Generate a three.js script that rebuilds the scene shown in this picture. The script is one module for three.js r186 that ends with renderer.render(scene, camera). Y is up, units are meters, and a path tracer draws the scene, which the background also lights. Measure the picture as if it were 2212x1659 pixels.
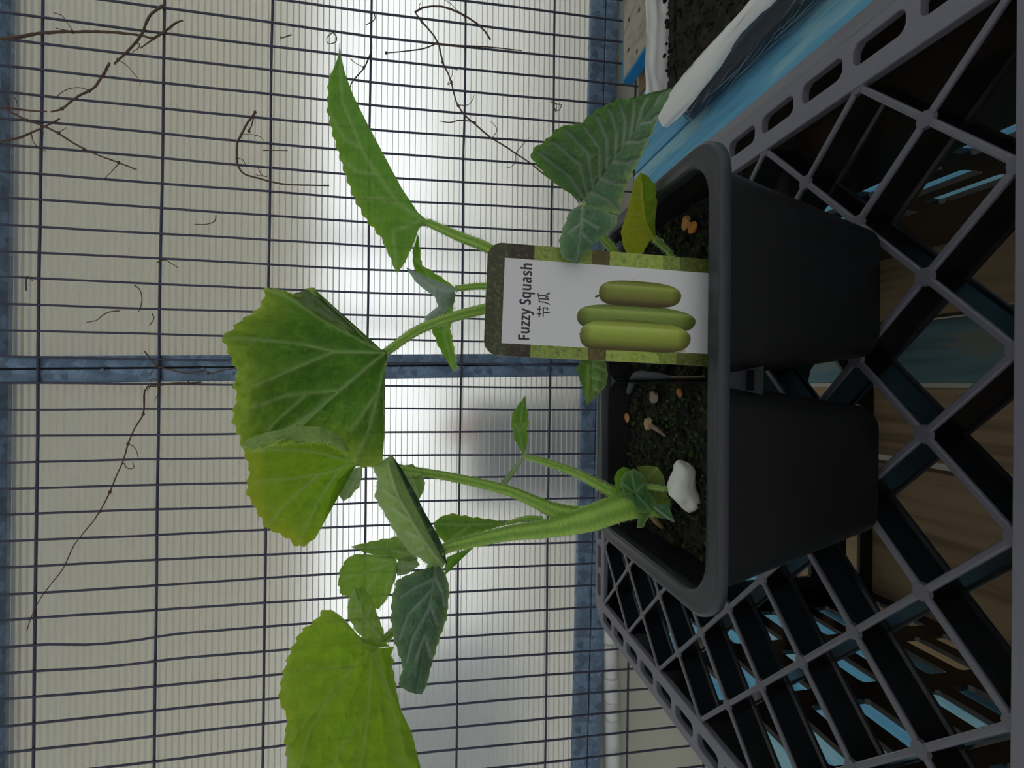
import * as THREE from 'three';
import { mergeGeometries } from 'three/addons/utils/BufferGeometryUtils.js';
import { RoundedBoxGeometry } from 'three/addons/geometries/RoundedBoxGeometry.js';
import { ImprovedNoise } from 'three/addons/math/ImprovedNoise.js';

// ------------------------------------------------------------------ camera, sky, exposure
const W = 2212, H = 1659, F = 1040, PITCH = THREE.MathUtils.degToRad(10.52), ROLL = THREE.MathUtils.degToRad(-0.5);
const EYE = new THREE.Vector3(0, 1.18, 0);
const scene = new THREE.Scene();
const cp = Math.cos(PITCH), sp = Math.sin(PITCH), cr = Math.cos(ROLL), sr = Math.sin(ROLL);
const DOWN = new THREE.Vector3(0, -cp, sp), FWD = new THREE.Vector3(0, -sp, -cp), RIGHT = new THREE.Vector3(1, 0, 0);
const AU = RIGHT.clone().multiplyScalar(cr).addScaledVector(DOWN, sr);      // the photograph was taken with the phone on its side:
const AV = RIGHT.clone().multiplyScalar(-sr).addScaledVector(DOWN, cr);     // the world's down is the picture's right
const camera = new THREE.PerspectiveCamera(2 * THREE.MathUtils.radToDeg(Math.atan(H / 2 / F)), W / H, 0.01, 200);
camera.position.copy(EYE);
camera.quaternion.setFromRotationMatrix(new THREE.Matrix4().makeBasis(AV, AU, FWD.clone().negate()));
scene.add(camera);

const renderer = new THREE.WebGLRenderer({ antialias: true });
renderer.toneMapping = THREE.LinearToneMapping;
renderer.toneMappingExposure = 1.16;
renderer.shadowMap.enabled = true;

const skyW = 64, skyH = 32, skyData = new Float32Array(skyW * skyH * 4);
for (let j = 0; j < skyH; j++) for (let i = 0; i < skyW; i++) {
  const el = ((j + 0.5) / skyH - 0.5) * Math.PI, k = Math.max(0, Math.sin(el));
  skyData.set([1.3 + 0.3 * k, 1.34 + 0.3 * k, 1.42 + 0.34 * k, 1], (j * skyW + i) * 4);
}
const sky = new THREE.DataTexture(skyData, skyW, skyH, THREE.RGBAFormat, THREE.FloatType);
sky.mapping = THREE.EquirectangularReflectionMapping; sky.magFilter = THREE.LinearFilter; sky.needsUpdate = true;
scene.background = sky;                                                     // bright overcast
scene.environment = sky;

// ------------------------------------------------------------------ helpers
let seed = 7;
const rnd = (a = 0, b = 1) => { seed = (seed * 1664525 + 1013904223) >>> 0; return a + (b - a) * seed / 4294967296; };
const noise = new ImprovedNoise(), nz = (x, y, z = 0) => noise.noise(x, y, z);
const V = (x, y, z) => new THREE.Vector3(x, y, z);
// a point seen at pixel (x, y) of the photograph, d metres along the line of sight's axis
const at = (x, y, d) => EYE.clone().addScaledVector(AU, d * (H - y - 829.5) / F).addScaledVector(AV, d * (x - 1106) / F).addScaledVector(FWD, d);
const onY = (x, y, Y) => { const r = at(x, y, 1).sub(EYE); return EYE.clone().addScaledVector(r, (Y - EYE.y) / r.y); };
const onZ = (x, y, Z) => { const r = at(x, y, 1).sub(EYE); return EYE.clone().addScaledVector(r, Z / r.z); };
const onX = (x, y, X) => { const r = at(x, y, 1).sub(EYE); return EYE.clone().addScaledVector(r, X / r.x); };
const lin = (hex) => new THREE.Color(hex);
const std = (color, roughness = 0.6, more = {}) => new THREE.MeshPhysicalMaterial({ color, roughness, side: THREE.DoubleSide, ...more });
const names = {};
function numbered(n) { const k = names[n] = (names[n] ?? -1) + 1; return k ? n + '_' + String(k).padStart(3, '0') : n; }
function tag(o, label, category, group, kind) {
  if (label) o.userData.label = label;
  if (category) o.userData.category = category;
  if (group) o.userData.group = group;
  if (kind) o.userData.kind = kind;
  return o;
}
function thing(name, label, category, pos, group, kind) {
  const o = new THREE.Group(); o.name = numbered(name); if (pos) o.position.copy(pos); scene.add(o);
  return tag(o, label, category, group, kind);
}
function mesh(name, geo, mat, parent = scene) {
  const m = new THREE.Mesh(geo, mat);
  m.name = parent === scene ? numbered(name) : name + (parent.children.some((c) => c.name === name) ? '_' + String(parent.children.filter((c) => c.name.replace(/_\d{3}$/, '') === name).length).padStart(3, '0') : '');
  m.castShadow = m.receiveShadow = true; parent.add(m); return m;
}
// world geometry made relative to a thing's base
const rel = (g, o) => { g.translate(-o.position.x, -o.position.y, -o.position.z); return g; };
const box = (x0, x1, y0, y1, z0, z1, r = 0) => {
  const g = r ? new RoundedBoxGeometry(x1 - x0, y1 - y0, z1 - z0, 2, r) : new THREE.BoxGeometry(x1 - x0, y1 - y0, z1 - z0);
  return g.translate((x0 + x1) / 2, (y0 + y1) / 2, (z0 + z1) / 2);
};
function strip(geos) { return mergeGeometries(geos.map((g) => { const h = g.index ? g.toNonIndexed() : g; for (const k of Object.keys(h.attributes)) if (!['position', 'normal', 'uv'].includes(k)) h.deleteAttribute(k); return h; })); }
function rod(a, b, r, seg = 8) {
  const d = b.clone().sub(a), g = new THREE.CylinderGeometry(r, r, d.length(), seg);
  g.applyQuaternion(new THREE.Quaternion().setFromUnitVectors(V(0, 1, 0), d.normalize()));
  return g.translate((a.x + b.x) / 2, (a.y + b.y) / 2, (a.z + b.z) / 2);
}
// tube of varying radius through points; ribs give it ridges
function tube(pts, radii, n = 40, seg = 12, ribs = 0, knob = 0) {
  const c = new THREE.CatmullRomCurve3(pts, false, 'centripetal'), fr = c.computeFrenetFrames(n, false), pos = [], idx = [], uv = [];
  for (let i = 0; i <= n; i++) {
    const t = i / n, p = c.getPointAt(t), u = c.getUtoTmapping(t, 0) * (radii.length - 1), k = Math.min(radii.length - 2, Math.floor(u)), r0 = radii[k] + (radii[k + 1] - radii[k]) * (u - k);
    for (let j = 0; j <= seg; j++) {
      const a = j / seg * Math.PI * 2, r = r0 * (1 + ribs * Math.cos(5 * a) + knob * nz(i * 0.9, j * 1.3, pts[0].x * 99));
      pos.push(p.x + r * (Math.cos(a) * fr.normals[i].x + Math.sin(a) * fr.binormals[i].x), p.y + r * (Math.cos(a) * fr.normals[i].y + Math.sin(a) * fr.binormals[i].y), p.z + r * (Math.cos(a) * fr.normals[i].z + Math.sin(a) * fr.binormals[i].z));
      uv.push(j / seg, t * 4);
    }
  }
  for (let i = 0; i < n; i++) for (let j = 0; j < seg; j++) { const a = i * (seg + 1) + j, b = a + seg + 1; idx.push(a, b, a + 1, a + 1, b, b + 1); }
  const s0 = pos.length / 3; pos.push(...pts[0].toArray(), ...pts[pts.length - 1].toArray()); uv.push(0.5, 0, 0.5, 4);
  for (let j = 0; j < seg; j++) { idx.push(s0, j, j + 1, s0 + 1, n * (seg + 1) + j + 1, n * (seg + 1) + j); }
  const g = new THREE.BufferGeometry(); g.setAttribute('position', new THREE.Float32BufferAttribute(pos, 3)); g.setAttribute('uv', new THREE.Float32BufferAttribute(uv, 2)); g.setIndex(idx); g.computeVertexNormals(); return g;
}
function texture(w, h, fn, srgb = true) {
  const d = new Uint8Array(w * h * 4);
  for (let y = 0; y < h; y++) for (let x = 0; x < w; x++) { const c = fn(x / w, y / h); d.set([c[0], c[1], c[2], 255].map((q) => Math.max(0, Math.min(255, q))), (y * w + x) * 4); }
  const t = new THREE.DataTexture(d, w, h); t.wrapS = t.wrapT = THREE.RepeatWrapping; t.magFilter = THREE.LinearFilter; t.needsUpdate = true;
  if (srgb) t.colorSpace = THREE.SRGBColorSpace; return t;
}
const wave = (u, k) => Math.sin(2 * Math.PI * u * k);
// tileable noise
const tn = (u, v, fx, fy, s = 0) => nz(Math.cos(6.2832 * u) * fx / 6.2832 + s, Math.sin(6.2832 * u) * fx / 6.2832, Math.cos(6.2832 * v) * fy / 6.2832 + 7 + Math.sin(6.2832 * v) * 3.1 * fy / 6.2832);
const smooth = THREE.MathUtils.smoothstep;
const mix = (a, b, t) => a.map((q, i) => q + (b[i] - q) * t);
function roundRect(x0, x1, y0, y1, r, S = THREE.Shape) {
  const s = new S(); s.moveTo(x0 + r, y0); s.lineTo(x1 - r, y0); s.absarc(x1 - r, y0 + r, r, -Math.PI / 2, 0); s.lineTo(x1, y1 - r); s.absarc(x1 - r, y1 - r, r, 0, Math.PI / 2);
  s.lineTo(x0 + r, y1); s.absarc(x0 + r, y1 - r, r, Math.PI / 2, Math.PI); s.lineTo(x0, y0 + r); s.absarc(x0 + r, y0 + r, r, Math.PI, Math.PI * 1.5); return s;
}
// rings of a rounded rectangle joined into a skin: each ring [x0, x1, z0, z1, r, y]
function loft(rings, k = 6, close = false) {
  const pos = [], idx = [], uv = [], per = 4 * (k + 1);
  rings.forEach(([x0, x1, z0, z1, r, y], n) => {
    const cs = [[x1 - r, z1 - r, 0], [x0 + r, z1 - r, 1], [x0 + r, z0 + r, 2], [x1 - r, z0 + r, 3]];
    for (const [cx, cz, q] of cs) for (let i = 0; i <= k; i++) { const a = (q + i / k) * Math.PI / 2; pos.push(cx + r * Math.cos(a), y, cz + r * Math.sin(a)); uv.push((q * (k + 1) + i) / per, y * 20); }
  });
  for (let n = 0; n < rings.length - 1; n++) for (let i = 0; i < per; i++) { const a = n * per + i, b = n * per + (i + 1) % per, c = a + per, d = b + per; idx.push(a, b, c, b, d, c); }
  if (close) { const n = rings.length - 1, r = rings[n], o = pos.length / 3; pos.push((r[0] + r[1]) / 2, r[5], (r[2] + r[3]) / 2); uv.push(0.5, 0.5); for (let i = 0; i < per; i++) idx.push(n * per + i, n * per + (i + 1) % per, o); }
  const g = new THREE.BufferGeometry(); g.setAttribute('position', new THREE.Float32BufferAttribute(pos, 3)); g.setAttribute('uv', new THREE.Float32BufferAttribute(uv, 2)); g.setIndex(idx); g.computeVertexNormals(); return g;
}

// ------------------------------------------------------------------ materials
const spangleSeeds = Array.from({ length: 150 }, () => [rnd(), rnd(), rnd(), rnd()]);
const spangle = texture(256, 256, (u, v) => {
  let best = 9, who = 0;
  spangleSeeds.forEach((s, i) => { let dx = Math.abs(u - s[0]), dy = Math.abs(v - s[1]); dx = Math.min(dx, 1 - dx); dy = Math.min(dy, 1 - dy); const d = dx * dx * (0.6 + s[3]) + dy * dy; if (d < best) { best = d; who = i; } });
  const k = 0.82 + 0.3 * spangleSeeds[who][2] + 0.1 * tn(u, v, 30, 30, 2);
  return [116 * k, 138 * k, 168 * k];
});
const steelTex = spangle.clone(); steelTex.repeat.set(1, 1); steelTex.needsUpdate = true;
const M = {
  steel: std('#ffffff', 0.5, { map: steelTex, metalness: 0.35 }),
  wire: std('#4c4c62', 0.45, { metalness: 0.4 }),
  skinFront: std('#f4f5f2', 0.42, { transmission: 1, ior: 1.35 }),
  skinBack: std('#f6f7f4', 0.25, { transmission: 1, ior: 1.45, thickness: 0.0012 }),
  flute: std('#fbfbf8', 0.95, { transmission: 0.85, ior: 1.35 }),
  housing: std('#dcddd8', 0.95, { transmission: 0.62, ior: 1.3 }),
  crate: std('#0c0c0f', 0.22),
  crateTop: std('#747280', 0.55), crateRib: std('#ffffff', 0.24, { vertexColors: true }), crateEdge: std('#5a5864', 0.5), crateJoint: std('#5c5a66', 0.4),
  pot: std('#0e0f13', 0.42), potRim: std('#33343e', 0.33),  // rim lighter than the pot: dust and caught light in its colour
  vine: std('#665048', 0.9), tendril: std('#66564c', 0.9),
  whitePlastic: std('#e4e4e6', 0.35),
  film: std('#e9eaec', 0.5, { transmission: 0.35, ior: 1.3 }),
  clearFilm: std('#f2f4f6', 0.22, { transmission: 0.9, ior: 1.4 }),
  concrete: std('#a9a69f', 0.9), greyPanel: std('#cfcdc2', 0.8),
};
const grain = (base, dark, s, worn = null) => texture(128, 512, (u, v) => {
  const g = tn(u, v, 26, 3, s) * 0.5 + tn(u, v, 60, 6, s + 5) * 0.35 + 0.5 * nz(Math.sin(6.2832 * u) * 1.2 + s, wave(v, 1) * 0.5, s);
  let c = mix(base, dark, smooth(g, -0.25, 0.6));
  if (worn) c = mix(c, worn, 0.8 * smooth(tn(u, v, 9, 4, s + 11) + 0.35 * tn(u, v, 50, 14, s + 3), 0.05, 0.5));
  return c;
});
const wood = {
  brown: std('#ffffff', 0.85, { map: grain([150, 126, 98], [104, 84, 64], 1) }),
  grey: std('#ffffff', 0.9, { map: grain([172, 166, 154], [128, 122, 112], 4) }),
  blue: std('#ffffff', 0.65, { map: grain([104, 172, 208], [74, 146, 190], 8, [150, 190, 204]) }),
  blueWorn: std('#ffffff', 0.8, { map: grain([92, 124, 134], [70, 96, 104], 13, [120, 122, 112]) }),
  blueEdge: std('#1f86c4', 0.6),
};

// ------------------------------------------------------------------ the greenhouse: frame, twin-wall panels
const ZP = -1.105;                                                          // inner face of the panel wall
const wall = new THREE.Group(); wall.name = 'wall_back'; wall.userData = { kind: 'structure', label: 'twin-wall polycarbonate greenhouse wall on a galvanised frame behind the plant' }; scene.add(wall);
const girtY = (x) => EYE.y - 0.38 * 1.11 - 0.0262 * x / 1.11 * 1.11;        // the girt under the panels leans slightly
const plane = (w, h, x, y, z, ry = 0) => new THREE.PlaneGeometry(w, h).rotateY(ry).translate(x, y, z);
const upper = EYE.y + 0.83, lower = EYE.y - 0.405, mid = 0.04;
for (const [x0, x1] of [[-1.75, mid], [mid, 1.75]]) {
  const w = x1 - x0 - 0.004, cx = (x0 + x1) / 2, h = upper - lower, cy = (upper + lower) / 2;
  const p = mesh('polycarbonate_panel', plane(w, h, cx, cy, ZP), M.skinFront, wall);
  mesh('outer_skin', box(x0 + 0.002, x1 - 0.002, lower, upper, ZP - 0.0102, ZP - 0.009), M.skinBack, p);
  const fl = [];
  for (let y = lower + 0.004; y < upper; y += 0.0124) fl.push(new THREE.PlaneGeometry(w, 0.0088).rotateX(Math.PI / 2).translate(cx, y, ZP - 0.0045), new THREE.PlaneGeometry(w, 0.0015 + 0.0007 * nz(y * 37, cx)).translate(cx, y, ZP - 0.0004));
  mesh('flute', strip(fl), M.flute, p).userData.kind = 'stuff';
}
function uvScale(g, s) { const p = g.attributes.position, n = g.attributes.normal, u = g.attributes.uv; for (let i = 0; i < p.count; i++) { const ax = Math.abs(n.getX(i)), ay = Math.abs(n.getY(i)), az = Math.abs(n.getZ(i)); if (az >= ax && az >= ay) u.setXY(i, p.getX(i) * s, p.getY(i) * s); else if (ax >= ay) u.setXY(i, p.getZ(i) * s, p.getY(i) * s); else u.setXY(i, p.getX(i) * s, p.getZ(i) * s); } return g; }
{ // the post: two channels with a dark slot between
  const post = new THREE.Group(); post.name = 'post'; post.position.set(0.037, EYE.y, -1.085); post.rotation.z = 0.0245; wall.add(post);
  for (const s of [-1, 1]) mesh('channel', uvScale(box(s < 0 ? -0.026 : 0.004, s < 0 ? 0.0005 : 0.027, -0.62, 0.85, -0.016, 0.006, 0.002), 6), M.steel, post);
  mesh('slot', box(0.0008, 0.0037, -0.62, 0.85, -0.014, -0.002), std('#1d222b', 0.6), post);
  for (const y of [-0.09, 0.05, 0.18, 0.31, 0.44, 0.62]) mesh('screw', new THREE.SphereGeometry(0.0042, 10, 6).scale(1, 1, 0.5).translate(-0.002, y, 0.0065), M.steel, post);
}
{ // the girt below the panels
  const g = new THREE.Group(); g.name = 'girt'; g.position.set(0, EYE.y - 0.404, -1.094); g.rotation.z = -0.0168; wall.add(g);
  mesh('flange', uvScale(box(-1.8, 1.8, -0.002, 0.034, -0.01, 0.006, 0.002), 5), M.steel, g);
  mesh('flange', uvScale(box(-1.8, 1.8, -0.034, -0.003, -0.01, 0.010, 0.002), 5), M.steel, g);
}
mesh('top_rail', uvScale(box(-1.8, 1.8, EYE.y + 0.797, EYE.y + 0.87, -1.13, -1.083, 0.003), 5), M.steel, wall);
{ // wall below the girt
  const g = mesh('lower_panel', box(-1.8, 1.8, 0, EYE.y - 0.41, -1.16, -1.115), M.greyPanel, wall);
  g.userData.label = 'plain grey sheet below the girt';
}
const shell = (name, geo) => { const m = mesh(name, geo, M.housing); m.userData.kind = 'structure'; return m; };
shell('wall_left', box(-1.84, -1.80, 0, 2.05, -1.13, 2.2));
shell('wall_right', box(1.80, 1.84, 0, 2.05, -1.13, 2.2));
shell('wall_front', box(-1.84, 1.84, 0, 2.05, 2.2, 2.24));
shell('ceiling', box(-1.84, 1.84, 2.05, 2.09, -1.16, 2.24));
{ const m = mesh('floor', box(-1.84, 1.84, -0.06, 0, -1.16, 2.24), M.concrete); m.userData.kind = 'structure'; }

// ------------------------------------------------------------------ outdoors, seen blurred through the panels
{
  const g = mesh('ground', box(-30, 30, -0.12, -0.06, -60, -1.2), std('#b9b7b0', 0.95)); g.userData.kind = 'structure';
  const c = thing('added_canopy', 'added pale translucent canopy outside, dimming the sky behind the upper panels', 'canopy', V(0, 2.3, -3.4));  // added roof: darkens the upper panels, leaves a bright sky band below
  mesh('roof_sheet', box(-6, 6, 0, 0.02, -2.2, 2.0), std('#d6d0c0', 0.95, { transmission: 0.36 }), c);
  for (const x of [-3.2, 0.6, 1.42]) { const p = mesh('post', box(x - 0.05, x + 0.05, -2.35, 0, -1.6, -1.5, 0.01), std('#8d9298', 0.6), c); }
  const b = thing('storage_bin', 'blurred blue grey storage bin outside, behind the tiny leaf', 'bin', V(-0.42, -0.06, -3.1));
  mesh('bin_body', new RoundedBoxGeometry(0.62, 0.86, 0.5, 3, 0.04).translate(0, 0.43, 0), std('#4a5566', 0.7), b);
  mesh('bin_lid', new RoundedBoxGeometry(0.66, 0.07, 0.54, 3, 0.03).translate(0, 0.9, 0), std('#3d4656', 0.7), b);
  const r = thing('plastic_tub', 'small red tub on the blurred bin outside', 'tub', V(-0.3, 0.875, -3.1));
  mesh('tub_body', loft([[-0.07, 0.07, -0.06, 0.06, 0.02, 0], [-0.09, 0.09, -0.075, 0.075, 0.02, 0.15]], 5), std('#a8403c', 0.6), r);
  const w = thing('garden_shed', 'blurred grey shed outside, beyond the panels below the broad bright leaf', 'shed', V(-5.2, -0.06, -7));
  mesh('shed_wall', box(-1.2, 1.2, 0, 1.7, -0.8, 0.8), std('#7f858c', 0.9), w);
  const rf = new THREE.Shape(); rf.moveTo(-1.4, 0); rf.lineTo(1.4, 0); rf.lineTo(0, 0.6); rf.closePath();
  mesh('shed_roof', new THREE.ExtrudeGeometry(rf, { depth: 1.9, bevelEnabled: false }).translate(0, 1.7, -0.95), std('#585a5e', 0.9), w);
}

// ------------------------------------------------------------------ wire mesh
const ZM = -1.075;
{
  const rows = [0.7256, 0.5176, 0.3164, 0.118, -0.0837, -0.288, -0.49, -0.69], bend = [];
  const fence = thing('wire_mesh', 'welded wire mesh of tall narrow cells standing in front of the panels', 'wire mesh', V(0, EYE.y, ZM));
  const wr = 0.0026;
  const wobble = (x, y) => 0.0022 * nz(x * 3.1, y * 2.3, 4) + 0.0008 * nz(x * 30, y * 8, 1);
  rows.forEach((y, k) => {
    const pts = []; for (let x = -1.0; x <= 1.01; x += 0.1) pts.push(V(x, y - 0.0041 * x + wobble(x, y), 0));
    mesh('horizontal_wire', tube(pts, [wr, wr], 80, 6), M.wire, fence);
  });
  for (let k = -19; k <= 21; k++) {
    const x0 = 0.645 * 1.075 - 0.05 * (14 - k) + 0.0, pts = [];
    for (let y = 0.86; y >= -0.78; y -= 0.0755) {
      let x = x0 + 1.2 * wobble(k * 2.7, y);
      if (y < 0.1) x += 0.028 * (0.1 - y) * Math.sign(x0) * Math.min(1, Math.abs(x0) / 0.5);
      if (x0 < -0.47 && x0 > -0.72) x += -0.010 * Math.exp(-(((y - 0.60) / 0.07) ** 2)) * Math.exp(-(((x0 + 0.50) / 0.07) ** 2));
      pts.push(V(x, y, wr * 1.6));
    }
    mesh('vertical_wire', tube(pts, [wr * 0.9, wr * 0.9], 50, 6), M.wire, fence);
  }
}

// ------------------------------------------------------------------ dried vines on the mesh (traced, hung on the mesh plane)
const ZV = ZM + 0.007;
function vine(label, stems, tendrils, knots = []) {
  const p0 = onZ(stems[0].p[0][0], stems[0].p[0][1], ZV), o = thing('dried_vine', label, 'dried vine', p0, 'dried vines on the wire mesh');
  for (const s of stems) {
    const pts = s.p.map(([x, y], i) => onZ(x, y, ZV + 0.004 * nz(x * 0.02, y * 0.02, 3))), r = (s.w ?? 5) * 0.42 * 1.07 / F;
    mesh('stem', rel(tube(pts, [r, r * 0.95, r * (s.t ?? 0.7)], 36, 7, 0, 0.35), o), M.vine, o);
  }
  for (const t of tendrils) mesh('tendril', rel(tube(t.map(([x, y], i) => onZ(x, y, ZV + 0.003 + 0.004 * Math.sin(i * 1.7))), [0.0009, 0.0006], 30, 5), o), M.tendril, o);
  for (const [x, y, r] of knots) mesh('node', rel(new THREE.SphereGeometry((r ?? 3.6) * 1.07 / F, 8, 6).scale(1, 0.8, 0.8).translate(...onZ(x, y, ZV).toArray()), o), M.vine, o);
}
const Z1 = (s) => (l) => l.map(([x, y]) => [x / s, y / s]);
const a1 = Z1(3.403), a2 = (l) => l.map(([x, y]) => [600 + x / 3.16, y / 3.16]), a3 = (l) => l.map(([x, y]) => [x / 3.687, 680 + y / 3.687]), a4 = (l) => l.map(([x, y]) => [x / 3.135, 1130 + y / 3.135]), a7 = (l) => l.map(([x, y]) => [x / 3.687, 400 + y / 3.687]);
vine('thick dried vine stem running down from the top rail beside a wire', [
  { p: a1([[-40, 285], [60, 283], [240, 252], [330, 240], [520, 234], [740, 234], [900, 243], [1040, 262], [1125, 285]]), w: 6.5 },
  { p: a1([[1125, 285], [1215, 228], [1300, 165], [1345, 150]]), w: 5 }, { p: a1([[1130, 285], [1030, 355]]), w: 3 }],
  [a1([[400, 95], [460, 120], [500, 175], [535, 222]]), a1([[410, 207], [470, 220], [530, 230]])], [...a1([[240, 252], [530, 234], [1125, 285]])]);
vine('long dried vine stem rising diagonally across the first wide cells', [
  { p: a1([[1190, 45], [1110, 105], [1070, 180], [1045, 245], [990, 320], [920, 395], [870, 440], [840, 472]]), w: 5.5 },
  { p: a1([[805, 462], [770, 530], [735, 585], [690, 645], [655, 668], [580, 705], [510, 755], [455, 800], [375, 822]]), w: 5 }],
  [a1([[875, 442], [940, 490], [1000, 560], [1030, 600], [1028, 625]]), a1([[655, 665], [590, 645], [500, 655], [440, 690], [410, 715], [340, 710]]), a1([[985, 330], [1025, 320], [1020, 350], [980, 380], [985, 410]])], [...a1([[655, 668], [455, 800], [868, 440], [1190, 45]])]);
vine('dried vine stem with a short side twig under the top rail', [
  { p: a1([[-30, 795], [70, 795], [150, 805], [240, 815], [345, 820]]), w: 4.5 }, { p: a1([[70, 795], [55, 750], [35, 715]]), w: 4 },
  { p: a1([[20, 790], [110, 840], [200, 885], [300, 918], [420, 975], [520, 1040], [610, 1090], [720, 1140], [870, 1195], [1003, 1248]]), w: 4.5 }],
  [a1([[875, 1200], [830, 1250], [790, 1290], [755, 1325]]), a1([[110, 720], [125, 750], [135, 782]]), a1([[430, 975], [485, 940]]), a1([[230, 985], [250, 1050], [300, 1100], [335, 1110]])], [...a1([[200, 885], [430, 978], [615, 1095], [872, 1195]])]);
vine('pale dried vine stem entering from the top rail edge', [{ p: a1([[-20, 1045], [60, 1030], [150, 1010], [230, 975], [310, 940], [440, 872]]), w: 4.5 }], [a1([[310, 940], [320, 985]])]);
vine('hooked dried vine bent like a letter C on the mesh', [
  { p: a1([[1880, 820], [1860, 850], [1815, 910], [1770, 1000], [1745, 1050], [1742, 1160], [1750, 1220], [1790, 1275], [1900, 1310], [2000, 1338], [2100, 1355], [2260, 1362], [2420, 1365]]), w: 5 },
  { p: a1([[1865, 860], [1850, 920], [1830, 965]]), w: 3 }],
  [a1([[1780, 990], [1850, 990], [1920, 1010], [1955, 1060]]), a1([[1745, 1160], [1790, 1180], [1812, 1240]]), a1([[1890, 1222], [1930, 1290], [1965, 1300], [1880, 1285]])], [...a1([[1742, 1165], [1830, 965], [1875, 825]])]);
vine('long dried vine curling over at its top and running down to the grey green leaf', [
  { p: a2([[1452, 270], [1395, 190], [1330, 140], [1270, 105], [1190, 65], [1110, 42], [1020, 45], [970, 60], [935, 88], [985, 150], [1040, 210], [1095, 290], [1110, 360], [1125, 425], [1160, 495], [1185, 560], [1205, 650], [1230, 720], [1290, 800], [1350, 850], [1460, 945], [1540, 990], [1620, 1045], [1720, 1110], [1830, 1200], [1970, 1290], [2040, 1360], [2070, 1400]]), w: 4.6 },
  { p: a2([[1095, 292], [1000, 330], [880, 348], [740, 362]]), w: 3.2 }, { p: a2([[1100, 300], [1200, 310], [1340, 315], [1450, 322], [1560, 333], [1665, 346]]), w: 3.4 },
  { p: a2([[1345, 832], [1240, 822], [1175, 836], [1105, 826]]), w: 3 }],
  [a2([[970, 60], [965, 40], [978, 18]]), a2([[1280, 105], [1230, 75], [1180, 25], [1130, -5]]), a2([[1190, 560], [1160, 580], [1190, 510], [1195, 470], [1230, 480], [1170, 460]]), a2([[1235, 718], [1300, 715], [1335, 670], [1340, 652]]), a2([[1465, 942], [1495, 890], [1480, 855], [1450, 825]]), a2([[1625, 1042], [1680, 980], [1725, 935]]), a2([[1625, 1048], [1620, 1110], [1590, 1140], [1560, 1142]])],
  [...a2([[985, 150], [1125, 425], [1185, 560], [1230, 720], [1345, 838], [1465, 945], [1275, 108], [740, 362]])]);
vine('short dried vine piece passing behind the tip of the tall narrow leaf', [{ p: a2([[640, 290], [640, 340], [615, 410], [590, 462], [505, 565], [490, 610]]), w: 3.6 }], [a2([[495, 400], [530, 430], [588, 460]])], [...a2([[588, 462]])]);
vine('longest thin dried vine trailing away from the galvanised post across empty mesh', [
  { p: a3([[1600, 537], [1500, 542], [1380, 543], [1260, 565], [1165, 578], [1150, 620], [1140, 790], [1075, 900], [1020, 1028], [980, 1165], [930, 1275], [875, 1412], [795, 1565], [735, 1655]]), w: 3.6 },
  { p: [[199, 1129], [177, 1155], [160, 1178], [135, 1230], [110, 1262], [86, 1295], [68, 1332], [58, 1362]], w: 2.4 }],
  [a3([[1165, 578], [1205, 540], [1185, 590], [1160, 610]]), a3([[1020, 1028], [1075, 1060], [1105, 1150]]), a3([[985, 1180], [1020, 1225], [1065, 1220], [1055, 1175]]), a3([[1200, 520], [1240, 510], [1262, 570], [1255, 640], [1230, 680]])], [...a3([[1500, 542], [1140, 792], [1020, 1028], [875, 1412], [795, 1565]])]);
vine('short dried twig lying across the galvanised post', [{ p: a3([[1150, 290], [1210, 365], [1250, 405], [1350, 435], [1500, 465], [1640, 445], [1660, 468], [1760, 445], [1880, 425]]), w: 3.4 }], [a3([[1230, 410], [1210, 450], [1195, 490]])], [...a3([[1250, 405], [1660, 465]])]);
const loose = [['thin dried tendril bowed between two wires next to the galvanised post', a7([[1070, 797], [1110, 830], [1130, 900], [1118, 975], [1105, 1005]])], ['wispy dried tendril hanging from the wire nearest the galvanised post', a7([[950, 1000], [860, 1012], [800, 1050], [770, 1075], [690, 1093]])],
  ['tiny hooked dried tendril at the wire crossing beside the galvanised post', a7([[1210, 1020], [1225, 1060], [1190, 1118]])], ['dried tendril pointing away from a wire crossing, midway between post and hooked vine', a7([[1250, 615], [1310, 595], [1360, 620], [1420, 660]])], ['curved dried tendril below the hooked vine, hanging alone on a wire', a7([[1720, 240], [1710, 285], [1650, 310], [1550, 312]])],
  ['small bent dried tendril close to the top rail, nearest the post', a7([[210, 840], [215, 725], [262, 765]])], ['ring shaped dried tendril on the wire beside the tall leaf tip', a2([[370, 218], [400, 250], [395, 285], [345, 298], [335, 260], [370, 225]])], ['tangled dried tendril knot at the wire crossing beside the grey green leaf', a2([[1865, 695], [1900, 710], [1935, 715], [1915, 755], [1885, 735], [1900, 700], [1900, 770], [1885, 720]])],
  ['short dried twig end with a hooked tip, above the hooked vine', a1([[2145, 255], [2060, 280], [2065, 270]])], ['straight dried twig piece lying inside the curve of the hooked vine', a1([[1935, 1105], [2020, 1105], [2115, 1107]])], ['short dried tendril coiled on the third long wire near the curling vine', a2([[660, 95], [662, 130], [600, 172]])]];
for (const [label, l] of loose) { const p0 = onZ(l[0][0], l[0][1], ZV), o = mesh('dried_tendril', tube(l.map(([x, y]) => onZ(x, y, ZV)), [0.0013, 0.0009, 0.0009], 30, 5).translate(-p0.x, -p0.y, -p0.z), M.tendril); o.position.copy(p0); tag(o, label, 'dried tendril', 'loose dried tendrils on the mesh'); }

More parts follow.
